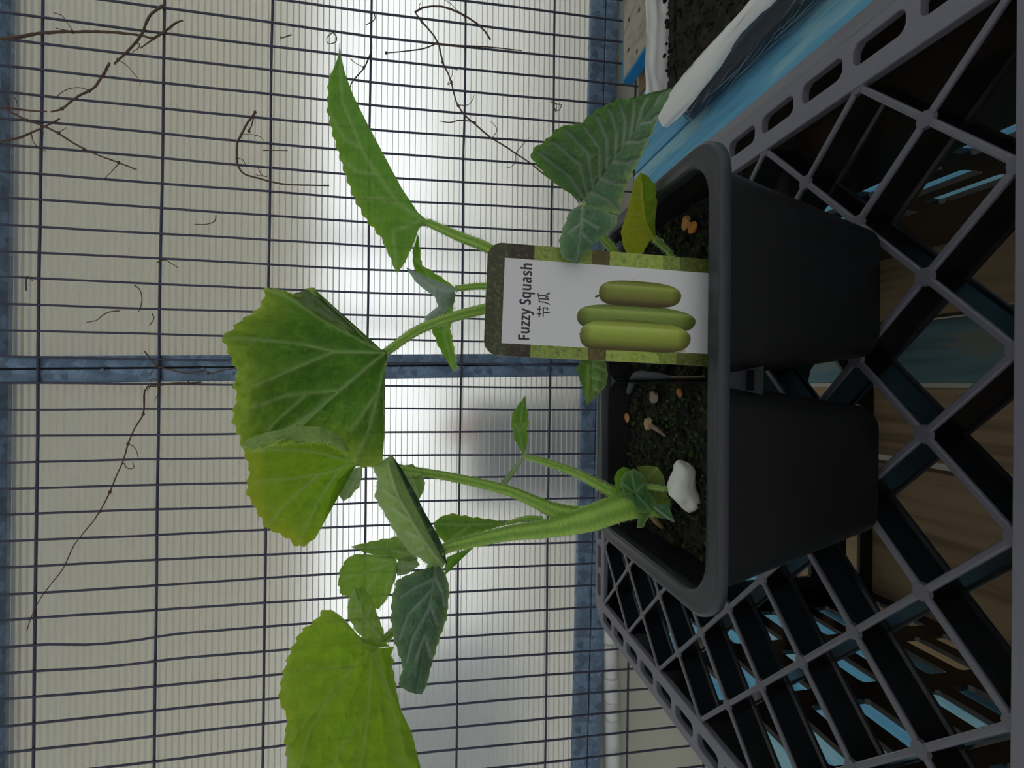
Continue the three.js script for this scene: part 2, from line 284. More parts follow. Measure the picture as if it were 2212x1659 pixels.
// ------------------------------------------------------------------ the bench and what stands on it
const TABLE = EYE.y - 0.428;
{
  const t = thing('slatted_bench', 'slatted wooden bench of worn blue and bare brown planks under the crate', 'bench', V(0, 0, 0));
  const rows = [[-0.50, -0.30, 'blue'], [-0.292, -0.245, 'blue'], [-0.235, -0.072, 'brown'], [-0.064, 0.0, 'brown'], [0.004, 0.058, 'blueWorn'], [0.062, 0.128, 'brown'], [0.134, 0.434, 'blue'], [0.438, 0.585, 'blue'], [0.592, 0.80, 'brown'], [0.806, 1.0, 'blue']];
  rows.forEach(([x0, x1, m], i) => {
    const g = box(x0, x1, TABLE - 0.022, TABLE, -0.93 + 0.01 * Math.sin(i * 5), 0.15, 0.002), p = g.attributes.position, u = g.attributes.uv;
    for (let k = 0; k < p.count; k++) u.setXY(k, (p.getX(k) + p.getY(k)) * 4 + i * 0.31, p.getZ(k) * 0.9 + i * 0.17);
    mesh('plank', g, wood[m], t);
  });
  for (const z of [-0.8, -0.05]) mesh('bearer', box(-0.49, 0.99, TABLE - 0.10, TABLE - 0.022, z - 0.03, z + 0.03), wood.brown, t);
  for (const x of [-0.45, 0.95]) for (const z of [-0.8, -0.05]) mesh('leg', box(x - 0.035, x + 0.035, 0, TABLE - 0.10, z - 0.035, z + 0.035), wood.brown, t);
}
{ // plank with blue painted edges
  const b = thing('painted_board', 'pale grey board with bright blue painted edges and nail holes behind the soil bag', 'board', V(0.61, TABLE, -0.83));
  const top = TABLE + 0.040;
  mesh('board', rel(uvScale(box(0.61, 1.0, top - 0.018, top, -0.905, -0.755, 0.003), 3), b), wood.grey, b);
  mesh('painted_edge', rel(box(0.605, 0.6098, top - 0.024, top - 0.0005, -0.906, -0.755, 0.002), b), wood.blueEdge, b);
  mesh('painted_edge', rel(box(0.605, 1.0, top - 0.024, top - 0.0005, -0.911, -0.9052, 0.002), b), wood.blueEdge, b);
  for (const z of [-0.88, -0.80]) mesh('batten', rel(box(0.63, 1.0, TABLE, top - 0.018, z - 0.02, z + 0.02, 0.002), b), wood.grey, b);
  for (const [x, y] of [[1381, 22], [1359, 42], [1358, 108], [1376, 111]]) { const p = onY(x, y, top); mesh('nail_hole', rel(new THREE.CylinderGeometry(0.004, 0.004, 0.001, 12).translate(p.x, top, p.z), b), std('#4a4238', 0.9), b); }
}
// a soil-like lumpy slab over [x0,x1]x[z0,z1] around height y
function lumps(x0, x1, z0, z1, y, amp, fr, nx = 90, nzs = 90, edge = 0) {
  const g = new THREE.PlaneGeometry(x1 - x0, z1 - z0, nx, nzs).rotateX(-Math.PI / 2).translate((x0 + x1) / 2, y, (z0 + z1) / 2), p = g.attributes.position;
  for (let i = 0; i < p.count; i++) { const x = p.getX(i), z = p.getZ(i); p.setY(i, p.getY(i) + amp * (nz(x * fr, z * fr, 1) + 0.6 * nz(x * fr * 2.7, z * fr * 2.7, 5) + 0.45 * nz(x * fr * 7, z * fr * 7, 9)) - edge * 0); }
  g.computeVertexNormals(); return g;
}
function crumbs(n, place, size, mat, parent, o) {
  const gs = [];
  for (let i = 0; i < n; i++) { const q = place(); if (!q) continue; const s = rnd(0.4, 1) * size, g = new THREE.IcosahedronGeometry(s, 0); g.scale(rnd(0.6, 1.5), rnd(0.5, 1), rnd(0.6, 1.5)); g.rotateX(rnd(0, 6)); g.rotateY(rnd(0, 6)); gs.push(g.translate(q.x, q.y, q.z)); }
  const m = mesh('crumbs', o ? rel(strip(gs), o) : strip(gs), mat, parent); m.userData.kind = 'stuff'; return m;
}
const soilTex = texture(256, 256, (u, v) => { const k = 0.6 + 0.7 * (tn(u, v, 40, 40, 3) + 0.6 * tn(u, v, 90, 90, 6)); return [38 * k + 8, 32 * k + 7, 24 * k + 6]; });
M.soil = std('#ffffff', 0.95, { map: soilTex }); M.soilBit = std('#15110d', 0.95);
{ // open bag of potting soil
  const bag = thing('soil_bag', 'opened white plastic bag of dark potting soil lying on the blue bench', 'bag', V(0.45, TABLE, -0.6));
  const y0 = TABLE + 0.002, side = (x) => x;
  // clear plastic body, slumped
  const ring = (o, y, r) => [0.425 + o, 0.82, -0.715 + o * 1.1, -0.36, r, y], body = loft([ring(0.012, y0, 0.03), ring(-0.006, y0 + 0.012, 0.035), ring(0.0, y0 + 0.03, 0.04), ring(0.022, y0 + 0.046, 0.045)], 10);
  { const p = body.attributes.position; for (let i = 0; i < p.count; i++) { const k = 0.004 * nz(p.getX(i) * 40, p.getY(i) * 60, p.getZ(i) * 40); p.setX(i, p.getX(i) + k); p.setZ(i, p.getZ(i) + k); } body.computeVertexNormals(); }
  const inner = loft([ring(0.018, y0 + 0.001, 0.03), ring(0.001, y0 + 0.012, 0.035), ring(0.007, y0 + 0.03, 0.04), ring(0.03, y0 + 0.040, 0.04)], 10);
  mesh('bag_body', rel(body, bag), std('#7f8ea4', 0.22, { transmission: 0.86, ior: 1.45 }), bag);
  mesh('packed_soil', rel(inner, bag), std('#3a3835', 0.95), bag);
  const creases = [];
  for (let i = 0; i < 40; i++) {
    const z = rnd(-0.7, -0.40), yy = rnd(y0 + 0.004, y0 + 0.030), L = rnd(0.03, 0.09), sl = rnd(-0.1, 0.3);
    creases.push(tube([V(0.4165 + 0.002 * rnd(), yy, z), V(0.4155, yy + L * 0.5 * sl, z + L * 0.5), V(0.4172, Math.min(y0 + 0.044, Math.max(y0 + 0.003, yy + L * sl)), z + L)], [0.0001, 0.0003, 0.0001], 10, 5));
  }
  const cz = mesh('creases', rel(strip(creases), bag), std('#8c98a6', 0.4), bag); cz.userData.kind = 'stuff';
  // folded white collar: left band and back band
  const band = (f, n = 70, m = 14) => { const g = new THREE.PlaneGeometry(1, 1, n, m), p = g.attributes.position; for (let i = 0; i < p.count; i++) { const q = f(p.getX(i) + 0.5, p.getY(i) + 0.5); p.setXYZ(i, q.x, q.y, q.z); } g.computeVertexNormals(); return g; };
  const pleat = (s, t, a) => a * (nz(s * 5, t * 12, 2) + 0.5 * nz(s * 4, t * 26, 8) + 0.35 * nz(s * 30, t * 9, 4));
  mesh('collar', rel(band((s, t) => { const z = -0.735 + 0.40 * s, fl = 0.020 + 0.006 * Math.sin(s * 9), a = t * Math.PI; return V(0.455 - fl * Math.cos(a) * 0.9 + pleat(s, t, 0.003) - 0.012 * (1 - s) , y0 + 0.040 + 0.011 * Math.sin(a) - 0.006 * (1 - t) * (1 - t), z); }), bag), M.whitePlastic, bag);
  mesh('collar', rel(band((s, t) => V(0.455 + 0.40 * s, y0 + 0.004 + 0.066 * t + 0.004 * nz(s * 8, 1), -0.725 - 0.014 * t + pleat(s, t, 0.004))), bag), M.whitePlastic, bag);
  mesh('loose_flap', rel(band((s, t) => V(0.470 - 0.02 * s, y0 + 0.045 - 0.040 * t, -0.745 + 0.05 * s + pleat(s, t, 0.003)), 20, 10), bag), M.whitePlastic, bag);
  mesh('soil', rel(lumps(0.46, 0.815, -0.715, -0.37, y0 + 0.043, 0.006, 55), bag), M.soil, bag);
  crumbs(700, () => V(rnd(0.465, 0.80), y0 + 0.044 + rnd(0, 0.008), rnd(-0.712, -0.38)), 0.0042, M.soilBit, bag, bag);
}
{ // white tube lying along the wall below the girt, behind the mesh
  const py = (x) => EYE.y - 0.448 + 0.037 * (x + 0.63), o = thing('white_pipe', 'white plastic tube lying along the wall below the girt', 'pipe', V(-1.0, py(-1.0) - 0.02, -1.0962));
  const ringed = (x0, x1, r) => tube([V(x0, py(x0), -1.0962), V((x0 + x1) / 2, py((x0 + x1) / 2), -1.0962), V(x1, py(x1), -1.0962)], [r, r, r], 10, 24);
  mesh('pipe_body', rel(ringed(-1.5, -0.2, 0.0172), o), M.whitePlastic, o);
  for (const [a, b] of [[-0.93, -0.80], [-0.76, -0.70], [-0.62, -0.54], [-1.1, -0.965]]) mesh('sleeve', rel(ringed(a, b, 0.0184), o), M.whitePlastic, o);
}

// ------------------------------------------------------------------ the crate, bottom up
const CR = EYE.y - 0.148, cX0 = -0.181, cX1 = 0.105, cZ0 = -0.377, cZ1 = -0.0972, pX = (cX1 - cX0) / 12, pZ = (cZ1 - cZ0) / 12;
const crate = thing('milk_crate', 'black plastic lattice crate standing upside down on the blue bench', 'crate', V(-0.038, TABLE, -0.237));
{
  const oX0 = -0.2005, oX1 = 0.1235, oZ0 = -0.3955, oZ1 = -0.078;
  const s = roundRect(oX0, oX1, oZ0, oZ1, 0.022); s.holes.push(roundRect(cX0, cX1, cZ0, cZ1, 0.004, THREE.Path));
  for (let k = 0; k < 12; k++) {
    const z = cZ1 - pZ * (k + 0.66), x = cX0 + pX * (k + 0.5);
    for (const [a, b] of [[cX1 + 0.0068, cX1 + 0.0155], [cX0 - 0.0148, cX0 - 0.0062]]) s.holes.push(roundRect(a, b, z - 0.0098, z + 0.0098, 0.0032, THREE.Path));
    for (const [a, b] of [[cZ1 + 0.0062, cZ1 + 0.0148], [cZ0 - 0.0148, cZ0 - 0.0062]]) s.holes.push(roundRect(x - 0.0098, x + 0.0098, a, b, 0.0032, THREE.Path));
  }
  const g = new THREE.ExtrudeGeometry(s, { depth: 0.0026, bevelEnabled: true, bevelThickness: 0.0006, bevelSize: 0.0004, bevelSegments: 2, curveSegments: 6 }).rotateX(Math.PI / 2);   // shape y becomes world z
  g.translate(0, CR - 0.0008, 0);
  mesh('border', rel(g, crate), M.crateTop, crate);
  mesh('shoulder', rel(loft([[oX0, oX1, oZ0, oZ1, 0.022, CR - 0.001], [oX0 - 0.0018, oX1 + 0.0095, oZ0 - 0.002, oZ1 + 0.004, 0.026, CR - 0.0032], [oX0 - 0.003, oX1 + 0.011, oZ0 - 0.003, oZ1 + 0.005, 0.026, CR - 0.012]], 8), crate), M.crateEdge, crate);
  // ribs: a tall web with a rounded top edge
  const prof = new THREE.Shape(); prof.moveTo(-0.0019, -0.0145); prof.lineTo(0.0019, -0.0145); prof.lineTo(0.0019, -0.0132); prof.lineTo(0.0012, -0.0122); prof.lineTo(0.0012, -0.0013); prof.lineTo(0.0012, -0.0009); prof.quadraticCurveTo(0.0012, 0, 0.0005, 0); prof.lineTo(-0.0005, 0); prof.quadraticCurveTo(-0.0012, 0, -0.0012, -0.0009); prof.lineTo(-0.0012, -0.0013); prof.lineTo(-0.0012, -0.0122); prof.lineTo(-0.0019, -0.0132); prof.closePath();
  const topGlint = lin('#62606c'), plainBlack = lin('#0c0c0f'), flangeGlint = lin('#2a2a30');   // grey highlights painted along the top edges and lower flanges
  const rib = (xa, za, xb, zb) => {
    const L = Math.hypot(xb - xa, zb - za), r = new THREE.ExtrudeGeometry(prof, { depth: L, bevelEnabled: false, curveSegments: 4 });
    const rp = r.attributes.position, rc = []; for (let i = 0; i < rp.count; i++) rc.push(...(rp.getY(i) > -0.00095 ? topGlint : rp.getY(i) < -0.0125 ? flangeGlint : plainBlack).toArray());
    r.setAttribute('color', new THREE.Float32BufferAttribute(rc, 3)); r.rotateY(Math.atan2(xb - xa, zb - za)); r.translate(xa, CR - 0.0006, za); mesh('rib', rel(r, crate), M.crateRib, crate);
  };
  const N = (i, j) => [cX0 + pX * i, cZ1 - pZ * j];
  for (let m = 1; m <= 11; m++) {
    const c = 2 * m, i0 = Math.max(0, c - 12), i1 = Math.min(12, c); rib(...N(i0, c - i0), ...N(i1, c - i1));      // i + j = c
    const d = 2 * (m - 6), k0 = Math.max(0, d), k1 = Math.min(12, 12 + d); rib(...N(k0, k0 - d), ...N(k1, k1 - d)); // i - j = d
  }
  // hubs where ribs cross
  const hub = new THREE.CylinderGeometry(0.0026, 0.0030, 0.0012, 12), hubs = [];
  for (let i = 0; i <= 12; i++) for (let j = 0; j <= 12; j++) if ((i + j) % 2 === 0) { const [x, z] = N(i, j); hubs.push(hub.clone().translate(x, CR - 0.0011, z)); }
  mesh('rib_joint', rel(strip(hubs), crate), M.crateJoint, crate);
  // side walls with slots
  const hgt = CR - 0.0032 - TABLE - 0.001, sideWall = (len, handle, r0 = 0, r1 = 9) => {
    const w = new THREE.Shape(); w.moveTo(0, 0); w.lineTo(len, 0); w.lineTo(len, hgt); w.lineTo(0, hgt); w.closePath();
    const cols = 5, cw = (len - 0.03) / cols;
    for (let c = 0; c < cols; c++) for (let r = 0; r < 9; r++) {
      const x0 = 0.015 + c * cw + 0.007, x1 = x0 + cw - 0.014, y0 = 0.014 + r * 0.0268;
      if ((handle && c === 3 && r < 3) || r < r0 || r >= r1) continue;
      w.holes.push(roundRect(x0, x1, y0, y0 + 0.0155, 0.003, THREE.Path));
    }
    if (handle) { const c = new THREE.Path(); c.absellipse(handle, 0.052, 0.026, 0.021, 0, Math.PI * 2); w.holes.push(c); }
    return new THREE.ExtrudeGeometry(w, { depth: 0.0035, bevelEnabled: false, curveSegments: 6 });
  };
  const lx = oX1 - oX0, lz = oZ1 - oZ0;
  mesh('side_wall', rel(sideWall(lx, 0.203).translate(oX0, TABLE + 0.001, oZ0), crate), M.crate, crate);
  mesh('side_wall', rel(sideWall(lx).translate(oX0, TABLE + 0.001, oZ1 - 0.0035), crate), M.crate, crate);
  mesh('side_wall', rel(sideWall(lz).rotateY(Math.PI / 2).translate(oX0, TABLE + 0.001, oZ1), crate), M.crate, crate);
  mesh('side_wall', rel(sideWall(lz, 0, 3, 6).rotateY(Math.PI / 2).translate(oX1 - 0.0035, TABLE + 0.001, oZ1), crate), M.crate, crate);
}

// ------------------------------------------------------------------ the pot
const RIM = EYE.y - 0.078, pot = thing('planter', 'black plastic twin-cell planter holding the squash seedlings on the crate', 'plant pot', V(0.002, CR, -0.16));
const rX0 = -0.0668, rX1 = 0.0705, rZ0 = -0.2085, rZ1 = -0.1165, SOIL = RIM - 0.0125;
{
  const b = (o, y, r = 0.013) => [rX0 + o, rX1 - o, rZ0 + o, rZ1 - o, r, y];
  mesh('rim', rel(loft([b(0.0008, RIM - 0.0036), b(0, RIM - 0.0032), b(0, RIM - 0.0008), b(0.0008, RIM - 0.0001), b(0.0020, RIM - 0.0004), b(0.0045, RIM - 0.0004), b(0.0054, RIM), b(0.0062, RIM - 0.0008, 0.011), b(0.0072, RIM - 0.008, 0.011), b(0.0085, RIM - 0.020, 0.011), b(0.0095, RIM - 0.020, 0.011), b(0.0078, RIM - 0.007, 0.011), b(0.007, RIM - 0.0042, 0.012), b(0.0018, RIM - 0.0026, 0.012), b(0.0008, RIM - 0.0036)], 10), pot), M.potRim, pot);
  const cell = (xa, xb, xc, xd) => loft([[xa, xb, rZ0 + 0.008, rZ1 - 0.0022, 0.008, RIM - 0.0026], [xa + (xc - xa) * 0.12, xb + (xd - xb) * 0.12, rZ0 + 0.009, rZ1 - 0.0042, 0.008, RIM - 0.012], [xc, xd, rZ0 + 0.018, -0.1312, 0.008, CR + 0.003], [xc + 0.002, xd - 0.002, rZ0 + 0.02, -0.1332, 0.007, CR + 0.0008]], 8, true);
  mesh('cell', rel(cell(rX0 + 0.0075, 0.0012, -0.0486, -0.0062), pot), M.pot, pot);
  mesh('cell', rel(cell(0.0020, rX1 - 0.0078, 0.0098, 0.0532), pot), M.pot, pot);
  mesh('divider', rel(box(-0.0012, 0.0046, RIM - 0.0165, RIM - 0.0140, rZ0 + 0.009, rZ1 - 0.0045), pot), M.pot, pot);
}
{ // soil and what lies on it
  const s = thing('potting_soil', 'dark mossy potting soil filling the black planter', 'soil', V(0.002, SOIL - 0.004, -0.16));
  const mossTex = texture(256, 256, (u, v) => { const k = 0.55 + 0.8 * (tn(u, v, 30, 30, 3) + 0.6 * tn(u, v, 80, 80, 6)), m = smooth(tn(u, v, 8, 8, 21), -0.1, 0.35); return mix([24 * k + 8, 21 * k + 7, 16 * k + 6], [24 * k + 6, 32 * k + 8, 12 * k + 5], m); });
  mesh('soil_surface', rel(lumps(rX0 + 0.0085, rX1 - 0.0085, rZ0 + 0.0085, rZ1 - 0.0085, SOIL, 0.0016, 130, 130, 90), s), std('#ffffff', 0.97, { map: mossTex }), s);
  const inside = () => V(rnd(rX0 + 0.011, rX1 - 0.011), SOIL + rnd(0, 0.0022), rnd(rZ0 + 0.011, rZ1 - 0.011));
  crumbs(900, inside, 0.0013, M.soilBit, s, s); crumbs(1100, inside, 0.0009, std('#2e4012', 0.95), s, s); crumbs(160, inside, 0.0007, std('#43372a', 0.95), s, s);
  s.children.forEach((c) => { if (c.name.startsWith('crumbs')) c.userData.kind = 'stuff'; });
}
const chips = [[1482, 480, 0.0028, '#c08a4e', 'orange bark chip on the soil beside the yellow leaf'], [1497, 491, 0.0026, '#b87838', 'darker orange bark chip nearest the front rim by the yellow leaf'], [1355, 902, 0.0026, '#b87f48', 'orange bark chip at the back of the soil between tag and pebble'], [1400, 915, 0.0032, '#a98a66', 'tan bark chip at the end of the pinkish splinter'], [1412, 858, 0.0030, '#8d7a6c', 'flat grey wood flake on the mossy soil next to the forked twig'], [1448, 440, 0.0018, '#9a8468', 'tiny tan chip behind the yellow leaf petiole'], [1468, 848, 0.002, '#a0672e', 'small rusty chip near the front rim between tag and pebble']];
for (const [x, y, s, c, label] of chips) {
  const p = onY(x, y, SOIL + 0.0025), g = new THREE.DodecahedronGeometry(s * 0.74, 1), q = g.attributes.position;
  for (let i = 0; i < q.count; i++) { const k = 1 + 0.35 * nz(q.getX(i) * 700, q.getY(i) * 700, x); q.setXYZ(i, q.getX(i) * k * 1.3, q.getY(i) * k * 0.5, q.getZ(i) * k); }
  g.rotateY(x); g.computeVertexNormals(); const m = mesh('bark_chip', g, std(c, 0.85)); m.position.copy(p); tag(m, label, 'bark chip', 'bark chips on the potting soil');
}
{ // sticks
  const stick = (label, l, r, c) => { const pts = l.map(([x, y, d]) => onY(x, y, SOIL + d)), m = mesh('twig', tube(pts.map((p) => p.clone().sub(pts[0])), r, 20, 7, 0, 0.3), std(c, 0.85)); m.position.copy(pts[0]); tag(m, label, 'twig', 'twigs on the potting soil'); return m; };
  stick('bluish grey forked twig on the soil at the edge of the tag', [[1358, 848, 0.003], [1368, 822, 0.004], [1380, 812, 0.005], [1430, 817, 0.004], [1455, 822, 0.002]], [0.0011, 0.0019, 0.0019, 0.0016], '#4b4f5c');
  stick('thin pinkish splinter lying on the mossy soil', [[1402, 918, 0.002], [1420, 928, 0.0035], [1437, 942, 0.002]], [0.001, 0.0009, 0.0004], '#8a7266');
  stick('straight pale twig running to the front rim beside the tag', [[1440, 815, 0.002], [1480, 817, 0.003], [1522, 815, 0.003]], [0.0007, 0.0007, 0.0005], '#7a6a58');
  stick('short brown root splinter under the small leaf cluster', [[1405, 1112, 0.003], [1420, 1128, 0.004], [1432, 1140, 0.002]], [0.0009, 0.0012, 0.0008], '#8a6a4c');
}
{ // white pebble
  const p = onY(1478, 1052, SOIL + 0.0045), g = new THREE.SphereGeometry(0.0062, 28, 20), q = g.attributes.position;
  for (let i = 0; i < q.count; i++) { let x = q.getX(i) * 1.42, y = q.getY(i) * 0.74, z = q.getZ(i) * 0.8; const k = 1 + 0.16 * nz(x * 260, y * 260, z * 260 + 3) + 0.06 * nz(x * 900, y * 900, z * 900); y += 0.0009 * Math.cos(x * 480); q.setXYZ(i, x * k, y * k, z * k); }
  g.rotateZ(0.22); g.computeVertexNormals(); const m = mesh('pebble', g, std('#dcdcd6', 0.8)); m.position.copy(p); tag(m, 'chalky white pebble on the soil in front of the small leaf cluster', 'pebble');
}

// ------------------------------------------------------------------ plant tag
{
  const cw = 512, ch = 1280, c = document.createElement('canvas'); c.width = cw; c.height = ch; const x = c.getContext('2d'), VIS = 1024;   // the first 1024 rows are the part above the rim
  const Y = (f) => f * VIS, X = (f) => f * cw;
  const fill = (col, a, b, d, e) => { x.fillStyle = col; x.fillRect(X(a), Y(b), X(d - a) + 1, Y(e - b) + 1); };
  fill('#454530', 0, 0, 1, 0.2); fill('#3a2c24', 0, 0.1, 1, 0.2); fill('#8c9c48', 0, 0.2, 1, 0.47); fill('#5c5228', 0, 0.455, 1, 0.535); fill('#a2b452', 0, 0.535, 1, 0.80); fill('#7f8f3e', 0, 0.78, 1, 0.88); fill('#5c632c', 0, 0.86, 1, 1.3);
  for (let i = 0; i < 5200; i++) { const px = rnd(0, cw), py = rnd(0, ch), r = rnd(2, 9); x.fillStyle = rnd() < 0.5 ? 'rgba(30,26,14,0.10)' : 'rgba(235,240,150,0.09)'; x.beginPath(); x.arc(px, py, r, 0, 7); x.fill(); }
  fill('#e6e2ea', 0.112, 0.074, 0.868, 1.3);
  for (let i = 0; i < 14; i++) { x.fillStyle = 'rgba(90,80,110,0.35)'; x.beginPath(); x.arc(rnd(70, 430), rnd(90, 1000), rnd(1.5, 3.5), 0, 7); x.fill(); }
  x.fillStyle = '#33283e'; x.textAlign = 'center'; x.textBaseline = 'alphabetic'; x.font = 'bold 69px sans-serif';
  const words = 'Fuzzy Squash', wdt = x.measureText(words).width; x.save(); x.translate(X(0.492), Y(0.193)); x.scale(X(0.70) / wdt, 1.0); x.fillText(words, 0, 0); x.restore();
  // the two characters, stroke by stroke
  x.strokeStyle = '#33283e'; x.lineCap = 'butt'; const st = (ox, oy, S, list) => { for (const [w, ...l] of list) { x.lineWidth = w * S; x.beginPath(); l.forEach(([a, b], i) => i ? x.lineTo(ox + a * S, oy + b * S) : x.moveTo(ox + a * S, oy + b * S)); x.stroke(); } };
  st(X(0.355), Y(0.221), 58, [[0.09, [0.05, 0.2], [0.95, 0.2]], [0.09, [0.32, 0.02], [0.32, 0.36]], [0.09, [0.68, 0.02], [0.68, 0.36]], [0.09, [0.12, 0.5], [0.82, 0.5], [0.80, 0.82], [0.62, 0.80]], [0.1, [0.46, 0.5], [0.46, 1.0]]]);
  st(X(0.475), Y(0.221), 58, [[0.09, [0.86, 0.04], [0.55, 0.12], [0.2, 0.16]], [0.09, [0.22, 0.14], [0.2, 0.6], [0.05, 0.98]], [0.09, [0.45, 0.14], [0.45, 0.85], [0.66, 0.72]], [0.08, [0.58, 0.60], [0.72, 0.86]], [0.09, [0.68, 0.1], [0.74, 0.6], [0.98, 0.96]], [0.09, [0.36, 0.9], [0.5, 0.83]]]);
  // the printed picture of three squashes
  const squash = (l, r, t, b, tl, hi, lo, bend) => {
    const w = X(r - l), h = Y(b - t), ox = X(l), oy = Y(t), rr = w * 0.48; x.save();
    const path = () => { x.beginPath(); x.moveTo(ox + rr * 0.9, oy); x.bezierCurveTo(ox + w * 0.85, oy - 4, ox + w, oy + rr * 0.7, ox + w + bend, oy + h * 0.4); x.bezierCurveTo(ox + w + bend, oy + h * 0.7, ox + w, oy + h * 0.98, ox + w * 0.55, oy + h); x.bezierCurveTo(ox + w * 0.1, oy + h, ox - 2, oy + h * 0.86, ox + bend * 0.4, oy + h * 0.62); x.bezierCurveTo(ox + bend, oy + h * 0.4, ox - 2, oy + h * 0.22, ox + 2, oy + h * 0.14); x.bezierCurveTo(ox + 4, oy + 10, ox + w * 0.25, oy, ox + rr * 0.9, oy); x.closePath(); };
    path(); x.clip(); const g = x.createLinearGradient(ox, 0, ox + w, 0); g.addColorStop(0, lo); g.addColorStop(0.35, tl); g.addColorStop(0.75, hi); g.addColorStop(1, tl); x.fillStyle = g; x.fillRect(ox - 20, oy - 10, w + 40, h + 20);
    for (let i = 0; i < 900; i++) { x.fillStyle = rnd() < 0.5 ? 'rgba(40,46,8,0.16)' : 'rgba(225,232,130,0.13)'; x.fillRect(ox + rnd(-8, w + 8), oy + rnd(0, h), rnd(1, 4), rnd(1, 4)); }
    const e = x.createLinearGradient(0, oy, 0, oy + h); e.addColorStop(0, 'rgba(50,44,10,0.55)'); e.addColorStop(0.10, 'rgba(50,44,10,0)'); e.addColorStop(0.88, 'rgba(40,40,8,0)'); e.addColorStop(1, 'rgba(40,40,8,0.55)'); x.fillStyle = e; x.fillRect(ox - 20, oy - 10, w + 40, h + 20);
    const q = x.createLinearGradient(ox, 0, ox + w, 0); q.addColorStop(0, 'rgba(48,34,14,0.65)'); q.addColorStop(0.22, 'rgba(48,40,14,0.12)'); q.addColorStop(0.62, 'rgba(230,240,150,0.05)'); q.addColorStop(0.78, 'rgba(230,240,160,0.30)'); q.addColorStop(0.92, 'rgba(60,60,14,0.05)'); q.addColorStop(1, 'rgba(48,40,14,0.45)'); x.fillStyle = q; x.fillRect(ox - 20, oy - 10, w + 40, h + 20);
    x.restore();
  };
  x.fillStyle = 'rgba(70,60,50,0.35)'; x.beginPath(); x.ellipse(X(0.13), Y(0.70), 16, 210, 0, 0, 7); x.fill();
  x.strokeStyle = '#4a3a22'; x.lineWidth = 9; x.beginPath(); x.moveTo(X(0.60), Y(0.505)); x.lineTo(X(0.575), Y(0.476)); x.stroke(); x.lineWidth = 6; x.beginPath(); x.moveTo(X(0.235), Y(0.43)); x.lineTo(X(0.23), Y(0.41)); x.stroke();
  squash(0.285, 0.515, 0.40, 0.945, '#6f8432', '#8aa04a', '#4c5a20', 4); squash(0.515, 0.745, 0.493, 0.872, '#7c7d30', '#8a9a40', '#5c4a22', 0); squash(0.098, 0.375, 0.415, 0.925, '#93a23c', '#b4c456', '#6c6428', 6);
  const print = new THREE.CanvasTexture(c); print.colorSpace = THREE.SRGBColorSpace;
  const bl = at(1526, 790.5, 0.142), br = at(1526, 561, 0.142), top = at(1049, 645, 0.1335), bc = bl.clone().add(br).multiplyScalar(0.5);
  const up = top.clone().sub(bc), hv = up.length(), wv = bl.distanceTo(br), ux = br.clone().sub(bl).normalize(); up.normalize(); up.addScaledVector(ux, -0.0).normalize(); const un = ux.clone().cross(up).normalize(), uy = un.clone().cross(ux);
  const hid = 0.013, s = roundRect(-wv / 2, wv / 2, -hid, hv, 0.0001), R = 0.0042, sh = new THREE.Shape();
  sh.moveTo(-wv * 0.3, -hid); sh.lineTo(0, -hid - 0.004); sh.lineTo(wv * 0.3, -hid); sh.lineTo(wv / 2, -hid * 0.5); sh.lineTo(wv / 2, hv - R); sh.absarc(wv / 2 - R, hv - R, R, 0, Math.PI / 2); sh.lineTo(-wv / 2 + R, hv); sh.absarc(-wv / 2 + R, hv - R, R, Math.PI / 2, Math.PI); sh.lineTo(-wv / 2, -hid * 0.5); sh.closePath();
  const g = new THREE.ExtrudeGeometry(sh, { depth: 0.0006, bevelEnabled: false, curveSegments: 10 }), p = g.attributes.position, uv = g.attributes.uv, full = ch / VIS;
  for (let i = 0; i < p.count; i++) uv.setXY(i, p.getX(i) / wv + 0.5, 1 - Math.min(0.999, Math.max(0, (hv - p.getY(i)) / hv / full)));
  const lean = Math.asin(THREE.MathUtils.clamp(top.clone().sub(bc).normalize().dot(ux), -1, 1));
  const o = thing('plant_tag', 'printed seed label with a picture of three green squashes stuck in the pot', 'plant label', bc);
  const m = mesh('card', g, [std('#ffffff', 0.45, { map: print }), std('#d9e0b8', 0.5)], o);
  m.quaternion.setFromRotationMatrix(new THREE.Matrix4().makeBasis(ux, uy, un)); m.rotateZ(-lean);
}

// ------------------------------------------------------------------ leaves and stems
const stemTex = texture(128, 128, (u, v) => { const k = 0.5 + 0.5 * Math.cos(5 * 6.2832 * u) * 0.8 + 0.5 * tn(u, v, 12, 20, 5); return mix([122, 166, 62], [172, 208, 92], Math.min(1, Math.max(0, k))); });
M.stem = std('#ffffff', 0.6, { map: stemTex, sheen: 0.5, sheenColor: new THREE.Color('#dfe8c8'), sheenRoughness: 0.6 });
M.hair = std('#e4edd6', 0.7, { transmission: 0.4 });
const leafMat = (tr) => new THREE.MeshPhysicalMaterial({ color: '#ffffff', vertexColors: true, roughness: 0.95, transmission: tr, ior: 1.3, side: THREE.DoubleSide, sheen: 0.35, sheenColor: new THREE.Color('#dfeadf'), sheenRoughness: 0.7, specularIntensity: 0.6 });
M.leafThin = leafMat(0.6); M.leafMid = leafMat(0.42); M.leafThick = leafMat(0.24);
